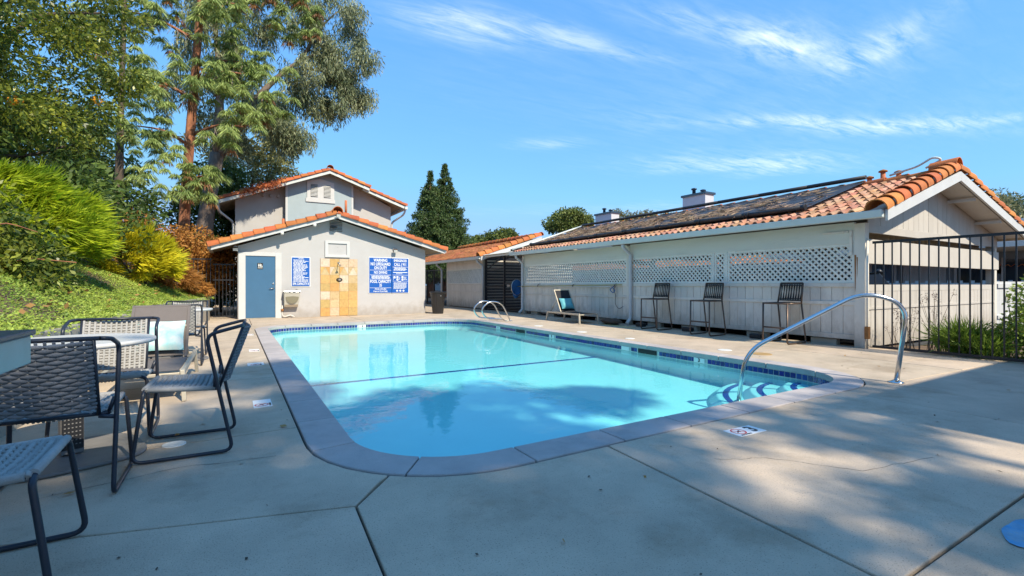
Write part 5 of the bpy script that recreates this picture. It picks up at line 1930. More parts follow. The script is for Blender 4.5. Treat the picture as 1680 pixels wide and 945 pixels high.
# 1 broad tree with orange fruit on the left
t = plant('broadleaf_tree', 'big dark leafy tree with orange berries at the left edge', 'tree', (-5.0, 13.6, hill_z(-5, 13.6)))
tb = MB()
limb(tb, [(-5.0, 13.6, 1.8), (-4.9, 13.5, 3.6), (-4.6, 13.4, 6.0), (-4.5, 13.2, 9)], .22, .06)
for e in ((-3.0, 13.2, 5.2), (-3.2, 12.3, 6.8), (-6.2, 12.6, 5.5), (-2.6, 13.8, 7.2), (-4.2, 11.6, 5.0), (-2.9, 13.0, 4.0)):
    limb(tb, [(-4.8, 13.5, 3.2 + random.random() * 2), ((e[0] - 4.8) / 2, (e[1] + 13.5) / 2, e[2] - .4), e], .07, .02, 6)
tb.build('trunk', bark_dark, t)
cc = np.concatenate([clumps_in((-4.9, 13.6, 6.0), (2.95, 2.9, 4.4), 170, .70), clumps_in((-4.8, 13.4, 5.6), (2.0, 2.0, 3.6), 60, .4)])
cc = cc[cc[:, 2] > 2.3]
V = clump_leaves(cc, .36 + .26 * rng.random(len(cc)), 300, .115, .044, .15)
crown(t, V, lf_broad)
oc = clumps_in((-4.9, 13.4, 5.2), (2.8, 2.9, 3.4), 60, .9)
oc = oc[(oc[:, 1] < 13.2)]
crown(t, clump_leaves(oc, .09, 22, .06, .05), lf_orange, 'berries')['kind'] = 'stuff'

# 2 pines: reddish trunk, drooping tufts
t = plant('pine_tree', 'tall pine with bare red trunk and drooping pale green needles', 'tree', (-1.9, 24, 1.3))
tb = MB()
limb(tb, [(-1.92, 24, .8), (-1.80, 24, 4.5), (-1.55, 24, 8.5), (-1.28, 24, 12.5), (-1.05, 24, 17)], .215, .12, 12)
branches = []
for (z, dx, dy, ln) in ((10.4, 1, -.2, 2.3), (12.7, .8, -.5, 1.6), (8.9, -1, -.4, 2.4), (11.4, -1, -.3, 2.6), (9.7, .9, -.6, 2.0), (13.2, -.8, -.6, 2.2), (7.4, .8, -.6, 2.3), (6.9, -.9, -.6, 2.0), (12.0, .5, -1, 2.0), (9.2, .2, -1, 1.7), (14, 1, -.3, 2.6), (15, -1, -.4, 2.8), (5.2, .6, -.8, 1.2)):
    x0 = -1.9 + (z - .8) / 16.2 * .85
    d = Vector((dx, dy, 0)).normalized()
    e = Vector((x0, 24, z)) + d * ln + Vector((0, 0, .3))
    limb(tb, [(x0, 24, z), tuple(Vector((x0, 24, z)) + d * ln * .5 + Vector((0, 0, .45))), tuple(e)], .07, .025, 6)
    branches.append((Vector((x0, 24, z)), e))
tb.build('trunk', bark_pine, t)
tw = MB()
for (a, e) in branches[:8]:
    for k in range(10):
        p = a.lerp(e, .15 + .6 * random.random()) + Vector((0, 0, .2))
        q_ = p + Vector((random.uniform(-.5, .6), random.uniform(-.6, .2), random.uniform(-1.0, -.1)))
        limb(tw, [tuple(p), tuple(p.lerp(q_, .5) + Vector((.12, 0, .12))), tuple(q_)], .018, .008, 4)
tw.build('dead_twigs', pm('grey_twigs', (0.33, 0.27, 0.24), .9, .1, 5), t, kind='stuff')
tc = []
for (a, e) in branches:
    for k in range(26):
        p = a.lerp(e, .35 + .75 * random.random())
        tc.append(p + Vector((random.gauss(0, .42), random.gauss(0, .42), random.gauss(.05, .42))))
tc += [Vector(c) for c in clumps_in((2.1, 23.5, 13.3), (1.5, 1.0, 1.3), 46, .6)] + [Vector(c) for c in clumps_in((.9, 23.3, 9.3), (1.5, .9, 1.3), 36, .5)]
tc += [Vector(c) for c in clumps_in((-1.6, 23.0, 5.2), (.9, .6, 1.3), 30, .5)]
tc = np.array([tuple(p) for p in tc])
tx_ = -1.9 + (tc[:, 2] - .8) / 16.2 * .85
tc = tc[(rng.random(len(tc)) < .9) & ~((np.abs(tc[:, 0] - tx_ + .05) < .62) & (tc[:, 2] > 3.2) & (rng.random(len(tc)) < .6))]
crown(t, tuft_needles(tc, 100, .44, .026, .75), lf_pine)
bc = tc[rng.random(len(tc)) < .12] - np.array([0, 0, .25])
crown(t, tuft_needles(bc, 40, .42, .03, 1.2), lf_pinebrown, 'brown_needles')

t = plant('pine_tree', 'young drooping pine with pale tufts left of the red trunk', 'tree', (-3.6, 21.5, hill_z(-3.6, 21.5)))
tb = MB()
limb(tb, [(-3.6, 21.5, 2.0), (-3.5, 21.4, 6), (-3.4, 21.5, 11), (-3.3, 21.5, 14)], .14, .04)
tb.build('trunk', bark_dark, t)
tc = []
for k in range(230):
    z = 2.6 + 10.5 * random.random()
    a = random.uniform(0, 2 * PI)
    rr_ = (1.75 - .07 * (z - 3)) * (.5 + .6 * random.random()) * (1.0 + .25 * math.sin(z * 2.7))
    tc.append((-3.45 + rr_ * math.cos(a), 21.5 + rr_ * math.sin(a), z - .25 * rr_))
tc = np.array(tc)
tc = tc[(np.sin(tc[:, 2] * 1.9 + tc[:, 0]) > -.75)]
tc = tc[rng.random(len(tc)) < .8]
crown(t, tuft_needles(tc, 100, .38, .024, .8), lf_pine)
bc = tc[rng.random(len(tc)) < .10] - np.array([0, 0, .3])
crown(t, tuft_needles(bc, 40, .40, .03, 1.2), lf_pinebrown, 'brown_needles')

# 3 eucalyptus reaching right over the house
t = plant('eucalyptus_tree', 'large eucalyptus with hanging grey-green leaves reaching over the house roof', 'tree', (-1.3, 27.5, 1.3))
tb = MB()
limb(tb, [(-1.5, 27.5, .8), (-1.25, 27.5, 4.2), (-.75, 27.5, 7.6)], .42, .30, 12)
limb(tb, [(-.75, 27.5, 7.5), (-.6, 27.3, 10.5), (-.9, 27.2, 15)], .24, .10, 10)
limb(tb, [(-.75, 27.5, 7.4), (.3, 27.3, 9.2), (1.2, 27.2, 11.0), (2.6, 27.0, 12.6), (4.2, 27, 13.8)], .24, .06, 10)
limb(tb, [(.3, 27.3, 9.2), (1.5, 27.0, 9.8), (2.8, 26.8, 9.6)], .10, .03, 8)
limb(tb, [(2.2, 27.0, 12.2), (3.8, 26.8, 12.6), (5.4, 26.6, 12.2)], .09, .03, 8)
limb(tb, [(3.0, 27.0, 12.9), (4.0, 27, 15.0), (5, 27, 16.2)], .09, .03, 8)
tb.build('trunk', bark_euc, t)
blobs = [((4.6, 27, 15.4), (1.9, 1.8, 1.5), 46), ((5.3, 26.8, 13.5), (1.6, 1.6, 1.1), 40), ((3.7, 27, 12.3), (1.6, 1.6, 1.2), 40), ((5.9, 26.7, 12.0), (.9, 1.0, .7), 18), ((4.4, 26.8, 11.0), (1.2, 1.2, .8), 22),
         ((2.3, 27.2, 15.5), (1.9, 1.6, 2.0), 46), ((.2, 27.5, 15.5), (2.0, 1.8, 2.2), 46), ((2.2, 26.6, 8.9), (1.3, 1.2, .55), 26), ((1.2, 26.8, 9.8), (1.2, 1.2, .8), 22), ((.2, 27.6, 12.0), (1.3, 1.4, 1.4), 26),
         ((-1.2, 28, 13.2), (1.6, 1.5, 2.0), 30), ((2.3, 27.4, 11.0), (.9, .9, .8), 14), ((-.2, 27.4, 8.6), (.9, .8, .9), 14), ((-2.2, 28, 10.2), (1.2, 1.1, 1.4), 16)]
cc = np.concatenate([clumps_in(c, r, n, .62) for c, r, n in blobs])
cc = np.concatenate([cc, cc - np.array([0, 0, .38])])
keep = np.sin(cc[:, 0] * 2.3 + cc[:, 2] * 1.7) + np.sin(cc[:, 2] * 2.9 - cc[:, 0]) > -.9
cc = cc[keep]
V = clump_leaves(cc, .30 + .24 * rng.random(len(cc)), 105, .25, .045, 1.2, squash=1.25, out=.3)
crown(t, V, lf_euc)

# 4 background trees and hedges at the left
def leafy(name, label, loc, blobs_, mat, per, Ln, Wd, trunk=None, droop=.2, rr=(.4, .25), bark=bark_dark, cat='tree', group=None):
    t_ = plant(name, label, cat, loc, group)
    if trunk:
        b_ = MB()
        for (pts, r0, r1) in trunk:
            limb(b_, pts, r0, r1, 8)
        b_.build('trunk', bark, t_)
    c_ = np.concatenate([clumps_in(c, r, n, .6) for c, r, n in blobs_])
    crown(t_, clump_leaves(c_, rr[0] + rr[1] * rng.random(len(c_)), per, Ln, Wd, droop), mat)
    return t_


leafy('olive_tree', 'pale olive tree with airy crown behind the two-storey house', (1.0, 36, 0), [((.6, 36, 9.2), (2.2, 2, 1.2), 34), ((2.4, 36, 8.5), (1.7, 1.6, .9), 26), ((-.8, 36, 10.6), (2.0, 1.8, 1.4), 30), ((1.6, 36, 11.6), (1.4, 1.4, .8), 16), ((2.6, 35.8, 10.2), (1.2, 1.2, .6), 14)], lf_olive, 95, .26, .09,
      [([(.4, 36, 0), (.5, 36, 5), (1.2, 36, 9)], .25, .08), ([(.5, 36, 5), (2.0, 36, 8), (2.8, 36, 9.6)], .12, .04)])
leafy('evergreen_tree', 'dark green leafy tree between the eucalyptus trunk and the house', (-1.4, 31, 1), [((-1.3, 31, 4.6), (1.7, 1.5, 2.6), 80), ((-.6, 30.6, 6.4), (1.3, 1.2, 1.6), 40), ((-.9, 30.2, 2.8), (1.2, 1.0, 1.5), 34)], lf_hedge, 130, .2, .09, [([(-1.4, 31, .5), (-1.2, 31, 4), (-1.0, 31, 7)], .2, .06)])
leafy('evergreen_tree', 'dark evergreen filling the gap behind the young pine', (-6, 30, 2), [((-5.4, 29, 5.0), (2.2, 1.8, 2.8), 80), ((-7.5, 27, 5.5), (2.5, 2, 3.5), 80)], lf_hedge, 110, .24, .1, [([(-6, 29.5, 1), (-5.8, 29, 5)], .25, .1)])
leafy('dark_shrub', 'dense dark shrub under the berry tree on the slope', (-4.6, 13.2, 2.2), [((-4.3, 12.9, 2.9), (2.3, 1.2, .9), 60), ((-2.7, 14.4, 2.7), (1.0, .9, .9), 30)], lf_hedge, 120, .15, .06, [([(-4.4, 13, 1.8), (-4.2, 12.8, 2.8)], .06, .03)], cat='shrub')

# shrubs on the slope
t = plant('feathery_shrub', 'large bright green feathery shrub combed sideways by the wind', 'shrub', (-3.4, 10.9, 1.6))
b = MB()
for k in range(7):
    a = random.uniform(0, 2 * PI)
    limb(b, [(-3.4, 10.9, 1.3), (-3.4 + .5 * math.cos(a), 10.9 + .4 * math.sin(a), 2.0), (-3.3 + 1.0 * math.cos(a), 10.9 + .7 * math.sin(a), 2.5)], .05, .02, 6)
b.build('stem', bark_dark, t)
V = np.concatenate([sprays((-3.35, 10.9, 2.12), (1.30, 1.1, .84), 26000, (.85, -.45, .12), .22, .022, .34), sprays((-4.1, 10.7, 2.25), (1.0, 1.0, .78), 12000, (.85, -.45, .22), .22, .022, .34),
                    sprays((-2.6, 10.7, 1.9), (.66, .75, .58), 9000, (.85, -.45, .0), .20, .02, .36), sprays((-3.4, 10.9, 2.0), (1.0, .8, .7), 6000, (.8, -.5, 0), .2, .02, .5),
                    sprays((-3.0, 10.4, 2.5), (.55, .5, .42), 5000, (.85, -.45, .25), .2, .02, .36), sprays((-3.9, 10.2, 2.0), (.6, .5, .5), 5000, (.85, -.45, .0), .2, .02, .36)])
crown(t, V, lf_feather, 'foliage')
t = plant('golden_shrub', 'glowing yellow feathery shrub beside the big green one', 'shrub', (-1.95, 14.6, 1.3))
b = MB()
for k in range(6):
    a = random.uniform(0, 2 * PI)
    limb(b, [(-1.95, 14.6, 1.0), (-1.95 + .5 * math.cos(a), 14.6 + .4 * math.sin(a), 1.8)], .03, .012, 5)
b.build('stem', bark_dark, t)
V = np.concatenate([sprays((-2.0, 14.6, 1.72), (.72, .75, .72), 8000, (.6, -.55, .35), .24, .026, .35), sprays((-1.62, 14.4, 1.5), (.45, .6, .5), 3600, (.7, -.5, .2), .22, .026, .35)])
crown(t, V, lf_yellow, 'foliage')
t = plant('brown_shrub', 'dry reddish brown shrub sloping down to the wall by the iron gate', 'shrub', (-1.3, 16.6, 1.0))
b = MB()
for k in range(6):
    a = random.uniform(0, 2 * PI)
    limb(b, [(-1.3, 16.6, .8), (-1.3 + .4 * math.cos(a), 16.6 + .4 * math.sin(a), 1.5)], .025, .01, 5)
b.build('stem', bark_dark, t)
V = np.concatenate([sprays((-1.45, 16.5, 1.22), (.55, .7, .42), 7500, (.5, -.3, -.45), .15, .02, .6), sprays((-.95, 16.8, .95), (.36, .5, .26), 4500, (.5, -.3, -.5), .14, .018, .6), sprays((-1.9, 15.6, 1.25), (.5, .5, .3), 3000, (.4, -.3, .3), .15, .018, .7)])
crown(t, V, lf_rust, 'foliage')
leafy('brown_shrub', 'rusty leaved bush climbing the bank behind the sloping iron rail', (-1.9, 19.8, 1.4), [((-1.6, 19.8, 2.2), (1.0, .9, .75), 46), ((-.75, 19.6, 1.7), (.6, .6, .7), 26), ((-2.6, 19.5, 2.5), (.9, .8, .7), 30)], lf_rust, 120, .13, .045, [([(-1.8, 19.8, 1.2), (-1.5, 19.8, 2.2)], .05, .02)], cat='shrub')
leafy('leafy_shrub', 'dark leafy shrub with a reddish branch at the left edge of the slope', (-2.6, 8.5, 1.0), [((-2.6, 8.6, 1.6), (.5, .45, .42), 40), ((-2.2, 8.3, 1.28), (.38, .35, .25), 24), ((-3.05, 8.7, 2.0), (.6, .5, .55), 36)], lf_broad, 60, .085, .036,
      [([(-2.7, 8.5, 1.0), (-2.4, 8.2, 1.45), (-1.72, 7.9, 1.38)], .014, .005), ([(-2.8, 8.5, 1.0), (-2.5, 8.1, 1.9), (-2.1, 8.0, 1.75)], .014, .005), ([(-2.8, 8.5, 1.0), (-3.0, 8.2, 2.3)], .02, .008)], bark=bark_pine, cat='shrub', rr=(.2, .14))
leafy('evergreen_tree', 'dark evergreen added to fill the gap behind the iron gate with shade', (-.5, 22.5, .5), [((-.5, 22.3, 1.2), (.9, .8, 1.1), 50), ((-.9, 22.8, 2.2), (.9, .8, .8), 34)], lf_hedge, 110, .13, .06, [([(-.5, 22.5, 0), (-.5, 22.4, 2)], .06, .02)])  # bush added to darken the bright gap behind the gate
iron_fence('iron_fence', 'short black iron fence on the bank at the end of the wall', [(-.62, 17.55), (-1.5, 17.55)], .7, 1.92, .11)
iron_fence('iron_gate', 'black iron gate in the shade left of the blue door', [(.0, 17.75), (-.60, 17.75)], .05, 1.78, .10, cat='gate', rails=[(.08, .04), (1.75, .04), (1.25, .035)])
t = thing('hand_rail', 'thin black rail sloping up the bank above the golden shrub', 'railing', (-1.5, 17.6, 1.0))
MB().tube([(-1.5, 17.6, 1.9), (-3.6, 18.2, 3.3)], .022, 8).build('rail', blackmetal, t)
for k in range(3):
    x = -1.6 - .9 * k
    MB().tube([(x, 17.62 + .26 * k, hill_z(x, 17.7) - .1), (x, 17.62 + .26 * k, 1.96 + .6 * k)], .018, 6).build('post', blackmetal, t)

# redwoods beyond the far carport
def redwood(label, x, y, ztop, rb):
    t_ = plant('redwood_tree', label, 'tree', (x, y, 0), 'two dark redwoods beyond the carport roofs')
    b_ = MB()
    limb(b_, [(x, y, 0), (x, y, ztop * .6), (x, y, ztop - .2)], .3, .04)
    b_.build('trunk', bark_pine, t_)
    c_, rr_ = [], []
    z = 2.0
    while z < ztop - .1:
        f = (ztop - z) / ztop
        rad = rb * min(1, f * 2.3) * (.80 + .30 * random.random()) * min(1.0, .45 + f * 3.4)
        n = max(4, int(19 * rad))
        for k in range(n):
            a = random.uniform(0, 2 * PI)
            q_ = rad * (.25 + .75 * random.random() ** .5)
            c_.append((x + q_ * math.cos(a), y + q_ * math.sin(a), z - q_ * .25 + random.uniform(-.12, .12)))
            rr_.append((.12 + .24 * min(1, f * 1.5)) * random.uniform(.7, 1.25))
        z += .27
    crown(t_, clump_leaves(np.array(c_), np.array(rr_), 60, .20, .07, .25), lf_redwood)


redwood('shorter of the two dark redwoods beyond the pool house', 14.45, 38.3, 10.75, 2.0)
redwood('taller of the two dark redwoods beyond the pool house', 16.15, 39.2, 11.9, 2.1)
leafy('round_tree', 'round crowned green tree above the carport ridge near the middle chimney', (40.5, 53, 0), [((40.5, 53, 10.2), (3.4, 3.2, 1.3), 60), ((38.5, 52, 9.2), (1.6, 1.6, 1.0), 20), ((42.4, 53, 9.4), (1.8, 1.8, 1.1), 22)], lf_far, 95, .42, .18, [([(40.5, 53, 0), (40.4, 53, 6), (40.8, 53, 10)], .4, .12)], rr=(.55, .35))
leafy('sparse_tree', 'thin sparse tree showing between the two nearer chimneys', (44, 44, 0), [((42.5, 45, 9.6), (1.6, 1.4, .8), 20), ((45.6, 43.5, 9.7), (1.9, 1.4, .7), 22), ((48.5, 42.5, 9.6), (1.8, 1.4, .6), 16), ((44.2, 44.2, 8.6), (3.4, 1.6, .7), 24)], lf_far2, 70, .38, .12, [([(44, 44, 0), (44, 44, 7), (45, 44, 9.6)], .3, .08), ([(44, 44, 6), (42.4, 45, 9.4)], .12, .05)], rr=(.42, .3))
leafy('round_tree', 'small dark tree on the skyline right of the redwoods', (37, 68, 0), [((37.6, 67, 8.9), (2.6, 2.2, 1.0), 40), ((34, 69, 8.0), (2.6, 2.4, 1.0), 40), ((30.8, 71, 7.6), (2.6, 2, .9), 34)], lf_far, 80, .45, .2, [([(37, 68, 0), (37, 68, 8.6)], .4, .12)], rr=(.6, .3))
leafy('round_tree', 'low dark tree against the sky between the redwoods and farthest chimney', (26, 62, 0), [((25.6, 62, 6.9), (2.4, 2, .9), 30), ((28.5, 62, 6.6), (2, 2, .8), 24)], lf_far, 80, .42, .18, [([(26, 62, 0), (26, 62, 6.6)], .35, .12)], rr=(.55, .3))
leafy('sparse_tree', 'bare topped tree behind the right slope of the carport roof', (36, 8.7, 0), [((35.2, 9.1, 5.6), (1.3, 1.0, .6), 16), ((37.6, 8.4, 5.0), (1.6, 1.2, 1.2), 24)], lf_far2, 50, .22, .07, [([(36, 8.7, 0), (36, 8.7, 4), (35.4, 9, 6)], .18, .04)], rr=(.3, .2))
leafy('dark_pine', 'dark tree at the right edge beyond the roof slope', (44, 9.6, 0), [((44, 9.8, 5.8), (1.4, 1.2, 1.0), 30), ((45.5, 9.0, 4.6), (2, 1.4, 1.4), 30)], lf_redwood, 70, .26, .09, [([(44, 9.7, 0), (44, 9.7, 5.5)], .2, .06)], rr=(.4, .2))

# planted bed behind the iron fence at the right
def tussock(label, x, y, n, h, spread, mat=None):
    t_ = plant('grass_clump', label, 'grass clump', (x, y, 0))
    P = np.array([x, y, 0.0]) + rng.normal(size=(n, 3)) * np.array([.10, .08, 0]) * spread
    D = rng.normal(size=(n, 3)) * np.array([.35, .35, .1]) * spread + np.array([0, 0, 1])
    L_ = h * (.55 + .5 * rng.random(n))
    V1 = leaf_quads(P, D, L_ * .6, .016)
    P2 = P + unit(D) * (L_ * .52)[:, None]
    D2 = unit(D) * 1.0 + np.array([0, 0, -.55]) + rng.normal(size=(n, 3)) * .15
    V2 = leaf_quads(P2, D2, L_ * .55, .013)
    crown(t_, np.concatenate([V1, V2]), mat or lf_grass, 'blades')


tussock('green fountain grass clump behind the fence, left of the mixed bush', 9.85, 2.75, 1300, .62, 1.2)
tussock('smaller green grass clump at the foot of the black fence', 9.72, 2.45, 700, .45, 1.1)
leafy('mixed_bush', 'loose flowering bush behind the black fence at the right edge', (10.0, 2.2, 0), [((9.9, 2.1, .42), (.25, .25, .32), 20), ((10.15, 1.9, .5), (.35, .3, .45), 26), ((9.95, 2.0, .95), (.2, .2, .25), 7)], lf_cover, 70, .07, .03, [([(10, 2.2, 0), (10, 2.3, .8)], .012, .006), ([(10.2, 2.0, 0), (10.3, 2.1, 1.1)], .012, .006), ([(10.0, 2.1, 0), (9.85, 2.05, 1.15)], .01, .005)], cat='shrub', rr=(.14, .1))
for (x, y, n, h, lb) in ((9.75, 3.45, 10, .75, 'dry seed stems leaning before the white boards near the corner post'), (9.95, 3.15, 14, .95, 'tall dry seed stems left of the green fountain grass'), (9.8, 3.66, 5, .5, 'few short dark stems closest to the carport corner')):
    t = plant('dry_plant', lb, 'plant', (x, y, 0))
    b = MB()
    tips = []
    for k in range(n):
        a, l_ = random.uniform(0, 2 * PI), random.uniform(.1, .38)
        e = (x + l_ * math.cos(a), y + l_ * math.sin(a) * .6, h * random.uniform(.55, 1.05))
        limb(b, [(x + random.uniform(-.1, .1), y + random.uniform(-.1, .1), 0), (x + l_ * .4 * math.cos(a), y + l_ * .3 * math.sin(a), e[2] * .6), e], .004, .002, 4)
        tips.append(e)
    b.build('stems', bark_dark, t)
    crown(t, clump_leaves(np.array(tips), .03, 16, .03, .010, 0, 1.8), lf_stem, 'seed_heads')['kind'] = 'stuff'
tag(MB().box(9.63, 10.6, -6, 3.9, -.30, -.02).build('planting_bed', soil_m), kind='structure')
nb = 900
Pb = np.stack([9.66 + 1.2 * rng.random(nb), .5 + 2.3 * rng.random(nb), -.01 + .06 * rng.random(nb)], 1)
tag(link('undergrowth', quads_mesh('undergrowth', leaf_quads(Pb, rng.normal(size=Pb.shape) * np.array([1, 1, .4]) + np.array([0, 0, .4]), .07, .03), lf_cover)), 'low weeds over the soil of the bed behind the fence', kind='stuff')

# ------------------------------------------------------------------ furniture: rope chairs and tables
def spindle(mb, a, b, r, n=6, squash=1.0, nrm=(0, 1, 0)):
    """A short bulging strand of rope from a to b."""
    a, b = Vector(a), Vector(b)
    d = (b - a)
    x = d.normalized()
    nz = Vector(nrm)
    y = nz.cross(x).normalized()
    z = x.cross(y)
    prof = ((0, .32), (.22, .86), (.5, 1.0), (.78, .86), (1, .32))
    vs_ = []
    for (t, k) in prof:
        c = a + d * t + z * (r * .35 * math.sin(PI * t))
        for i in range(n):
            an = 2 * PI * i / n
            vs_.append(c + y * (math.cos(an) * r * k * squash) + z * (math.sin(an) * r * k * .8))
    fs = []
    for i in range(len(prof) - 1):
        for k in range(n):
            fs.append((i * n + k, i * n + (k + 1) % n, (i + 1) * n + (k + 1) % n, (i + 1) * n + k))
    mb.add(vs_, fs, True)


def weave(mb, c00, c10, c01, cols, rows, r, nrm, gap=0.0, bow=0.0):
    """Braided panel: rows of strands alternately offset; c00 origin, c10 across, c01 up."""
    c00, c10, c01 = Vector(c00), Vector(c10), Vector(c01)
    U, W = c10 - c00, c01 - c00
    nz = Vector(nrm)
    for j in range(rows):
        off = .5 if j % 2 else 0.0
        for i in range(-1, cols + 1):
            u0, u1 = (i + off) / cols, (i + off + 1) / cols
            u0, u1 = max(0, u0 - .06 / cols), min(1, u1 + .06 / cols)
            if u1 - u0 < .25 / cols:
                continue
            u0g, u1g = u0 + gap / cols, u1 - gap / cols
            p = [c00 + U * u + W * ((j + .5) / rows) + nz * (bow * math.sin(PI * u)) for u in (u0g, u1g)]
            spindle(mb, p[0], p[1], r, 6, 1.0, nrm)


def make_chair(name, label, rope_back, rope_seat, group):
    t = thing(name, label, 'chair', (0, 0, 0), group)
    r = .0115
    fr_ = MB()
    side = [(-.27, -.265, .014), (-.27, .265, .014)]
    for s in (-1, 1):
        pth = [(s * .23, -.325, .83), (s * .272, -.30, .825), (s * .272, -.115, .775), (s * .272, -.265, .014), (s * .272, .265, .014), (s * .25, .21, .425), (s * .20, .21, .445)]
        fr_.tube(fillet(pth, .06, 5), r, 10)
    fr_.tube(fillet([(-.23, -.325, .83), (.23, -.325, .83)], .05), r, 10)
    fr_.build('frame', charcoal, t)
    sf = MB()
    sf.tube([(-.20, .21, .445), (.20, .21, .445)], r, 8)
    for s in (-1, 1):
        sf.tube(fillet([(s * .2, .21, .445), (s * .235, .18, .44), (s * .235, -.17, .42)], .03), r, 8)
        sf.tube([(s * .235, -.16, .42), (s * .262, -.165, .50)], r * .9, 8)
        sf.tube(fillet([(s * .2, -.185, .41), (s * .262, -.19, .40)], .02), r, 8)
        sf.tube([(s * .20, -.185, .42), (s * .205, -.325, .825)], r * .8, 8)
    sf.tube([(-.235, -.175, .42), (.235, -.175, .42)], r, 8)
    sf.build('seat_frame', charcoal, t)
    bk = MB()
    nrm = Vector((0, -.945, -.327)).normalized()
    weave(bk, (-.205, -.196, .455), (.205, -.196, .455), (-.205, -.325, .822), 6, 18, .0126, nrm, bow=.035)
    for u in np.linspace(-.19, .19, 13):
        bw = .035 * math.cos(u / .205 * PI / 2)
        bk.bar((u, -.196 - bw * .95 + .010, .445), (u, -.325 - bw * .95 + .010, .822), .012, .006, (0, 1, 0))
    bk.build('woven_back', rope_back, t)
    st_ = MB()
    for j in range(13):
        y = -.165 + .375 * (j + .5) / 13
        zz_ = .428 + .018 * (j / 12)
        P = []
        for i in range(25):
            x = -.235 + .47 * i / 24
            P.append((x, y, zz_ - .014 * math.cos(x / .235 * PI / 2) + .006 * (1 if (i + j) % 2 else -1)))
        st_.tube(P, .0118, 6)
    for i in range(12):
        x = -.205 + .41 * i / 11
        P = []
        for j in range(27):
            y = -.18 + .395 * j / 26
            zz_ = .428 + .018 * (j / 26)
            P.append((x, y, zz_ - .014 * math.cos(x / .235 * PI / 2) + .008 * (-1 if ((i * 2 + j)) % 2 else 1)))
        st_.tube(P, .0085, 6)
    for s in (-1, 1):
        st_.tube([(s * .235, -.165, .425), (s * .235, .19, .445)], .0165, 8)
    st_.tube([(-.22, .208, .447), (.22, .208, .447)], .0165, 8)
    st_.build('woven_seat', rope_seat, t)
    return t


GA = 'grey rope armchairs round the two tables'
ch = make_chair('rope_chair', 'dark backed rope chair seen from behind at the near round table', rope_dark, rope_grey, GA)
chl = make_chair('rope_chair', 'pale rope chair facing the camera across the near round table', rope_grey, rope_grey, GA)


def put(o, x, y, rz, label=None):
    o.location = (x, y, 0.0)
    o.rotation_euler = (0, 0, R(rz))
    if label:
        o['label'] = label
    return o


c_side = copy_tree(ch)
c_fg = copy_tree(chl)
c_far1 = copy_tree(chl)
c_far2 = copy_tree(chl)
put(ch, -.815, 3.42, 0)
put(chl, -.80, 4.47, 181)
put(c_side, -.265, 3.88, 88, 'rope chair turned side-on at the right of the near round table')
put(c_fg, -.815, 2.455, -88, 'nearest rope chair, only its seat and sled legs in the bottom left corner')
put(c_far1, -.66, 7.86, 0, 'rope chair with its back to the camera just behind the lounger')
put(c_far2, -.66, 9.0, 180, 'farthest rope chair on the left, beyond the second round table')


def make_table(name, label, group):
    t = thing(name, label, 'table', (0, 0, 0), group)
    MB().lathe([(.40, .712), (.425, .716), (.435, .728), (.433, .742), (.425, .746)], n=56).build('table_top', tabletop_m, t)
    b = MB()
    b.box(-.055, .055, -.055, .055, .03, .71)
    b.box(-.16, .16, -.02, .02, .685, .711)
    b.box(-.02, .02, -.16, .16, .684, .710)
    c = b.build('column', table_metal, t, bevel=.006)
    pn = MB().box(-.052, .052, -.0585, -.0555, .06, .40).build('perforated_panel', ink, c)
    hl = MB()
    for i in range(5):
        for j in range(11):
            hl.box(-.036 + .018 * i - .005, -.036 + .018 * i + .003, -.0605, -.0586, .09 + .026 * j, .097 + .026 * j)
    hl.build('perforation', table_metal, c, kind='stuff')
    MB().prism([(.36 * abs(math.cos(a)) ** .55 * (1 if math.cos(a) > 0 else -1), .36 * abs(math.sin(a)) ** .55 * (1 if math.sin(a) > 0 else -1)) for a in [2 * PI * (k + .5) / 48 for k in range(48)]], .004, .022).build('base_plate', table_metal, t, bevel=.005)
    return t


tb1 = make_table('round_table', 'near round white table among three rope chairs', 'round white cafe tables')
tb2 = copy_tree(tb1)
put(tb1, -.90, 4.02, 20)
put(tb2, -.72, 8.43, 15, 'far round white table behind the taupe lounger')
# tall bar table whose corner shows at the left edge
t = thing('bar_table', 'tall table with dark top and pale teal edge at the left edge', 'table', (-.86, 1.24, 0))
MB().box(-1.25, -.438, .85, 1.66, .972, .986).build('top', darkslab, t, bevel=.004)
MB().box(-1.24, -.446, .86, 1.652, .90, .971).build('apron', teal_m, t, bevel=.003)
MB().box(-.90, -.82, 1.20, 1.28, .02, .899).build('column', table_metal, t)
MB().prism([(-.86 + .3 * math.cos(2 * PI * k / 32), 1.24 + .3 * math.sin(2 * PI * k / 32)) for k in range(32)], .004, .02).build('base_plate', table_metal, t)


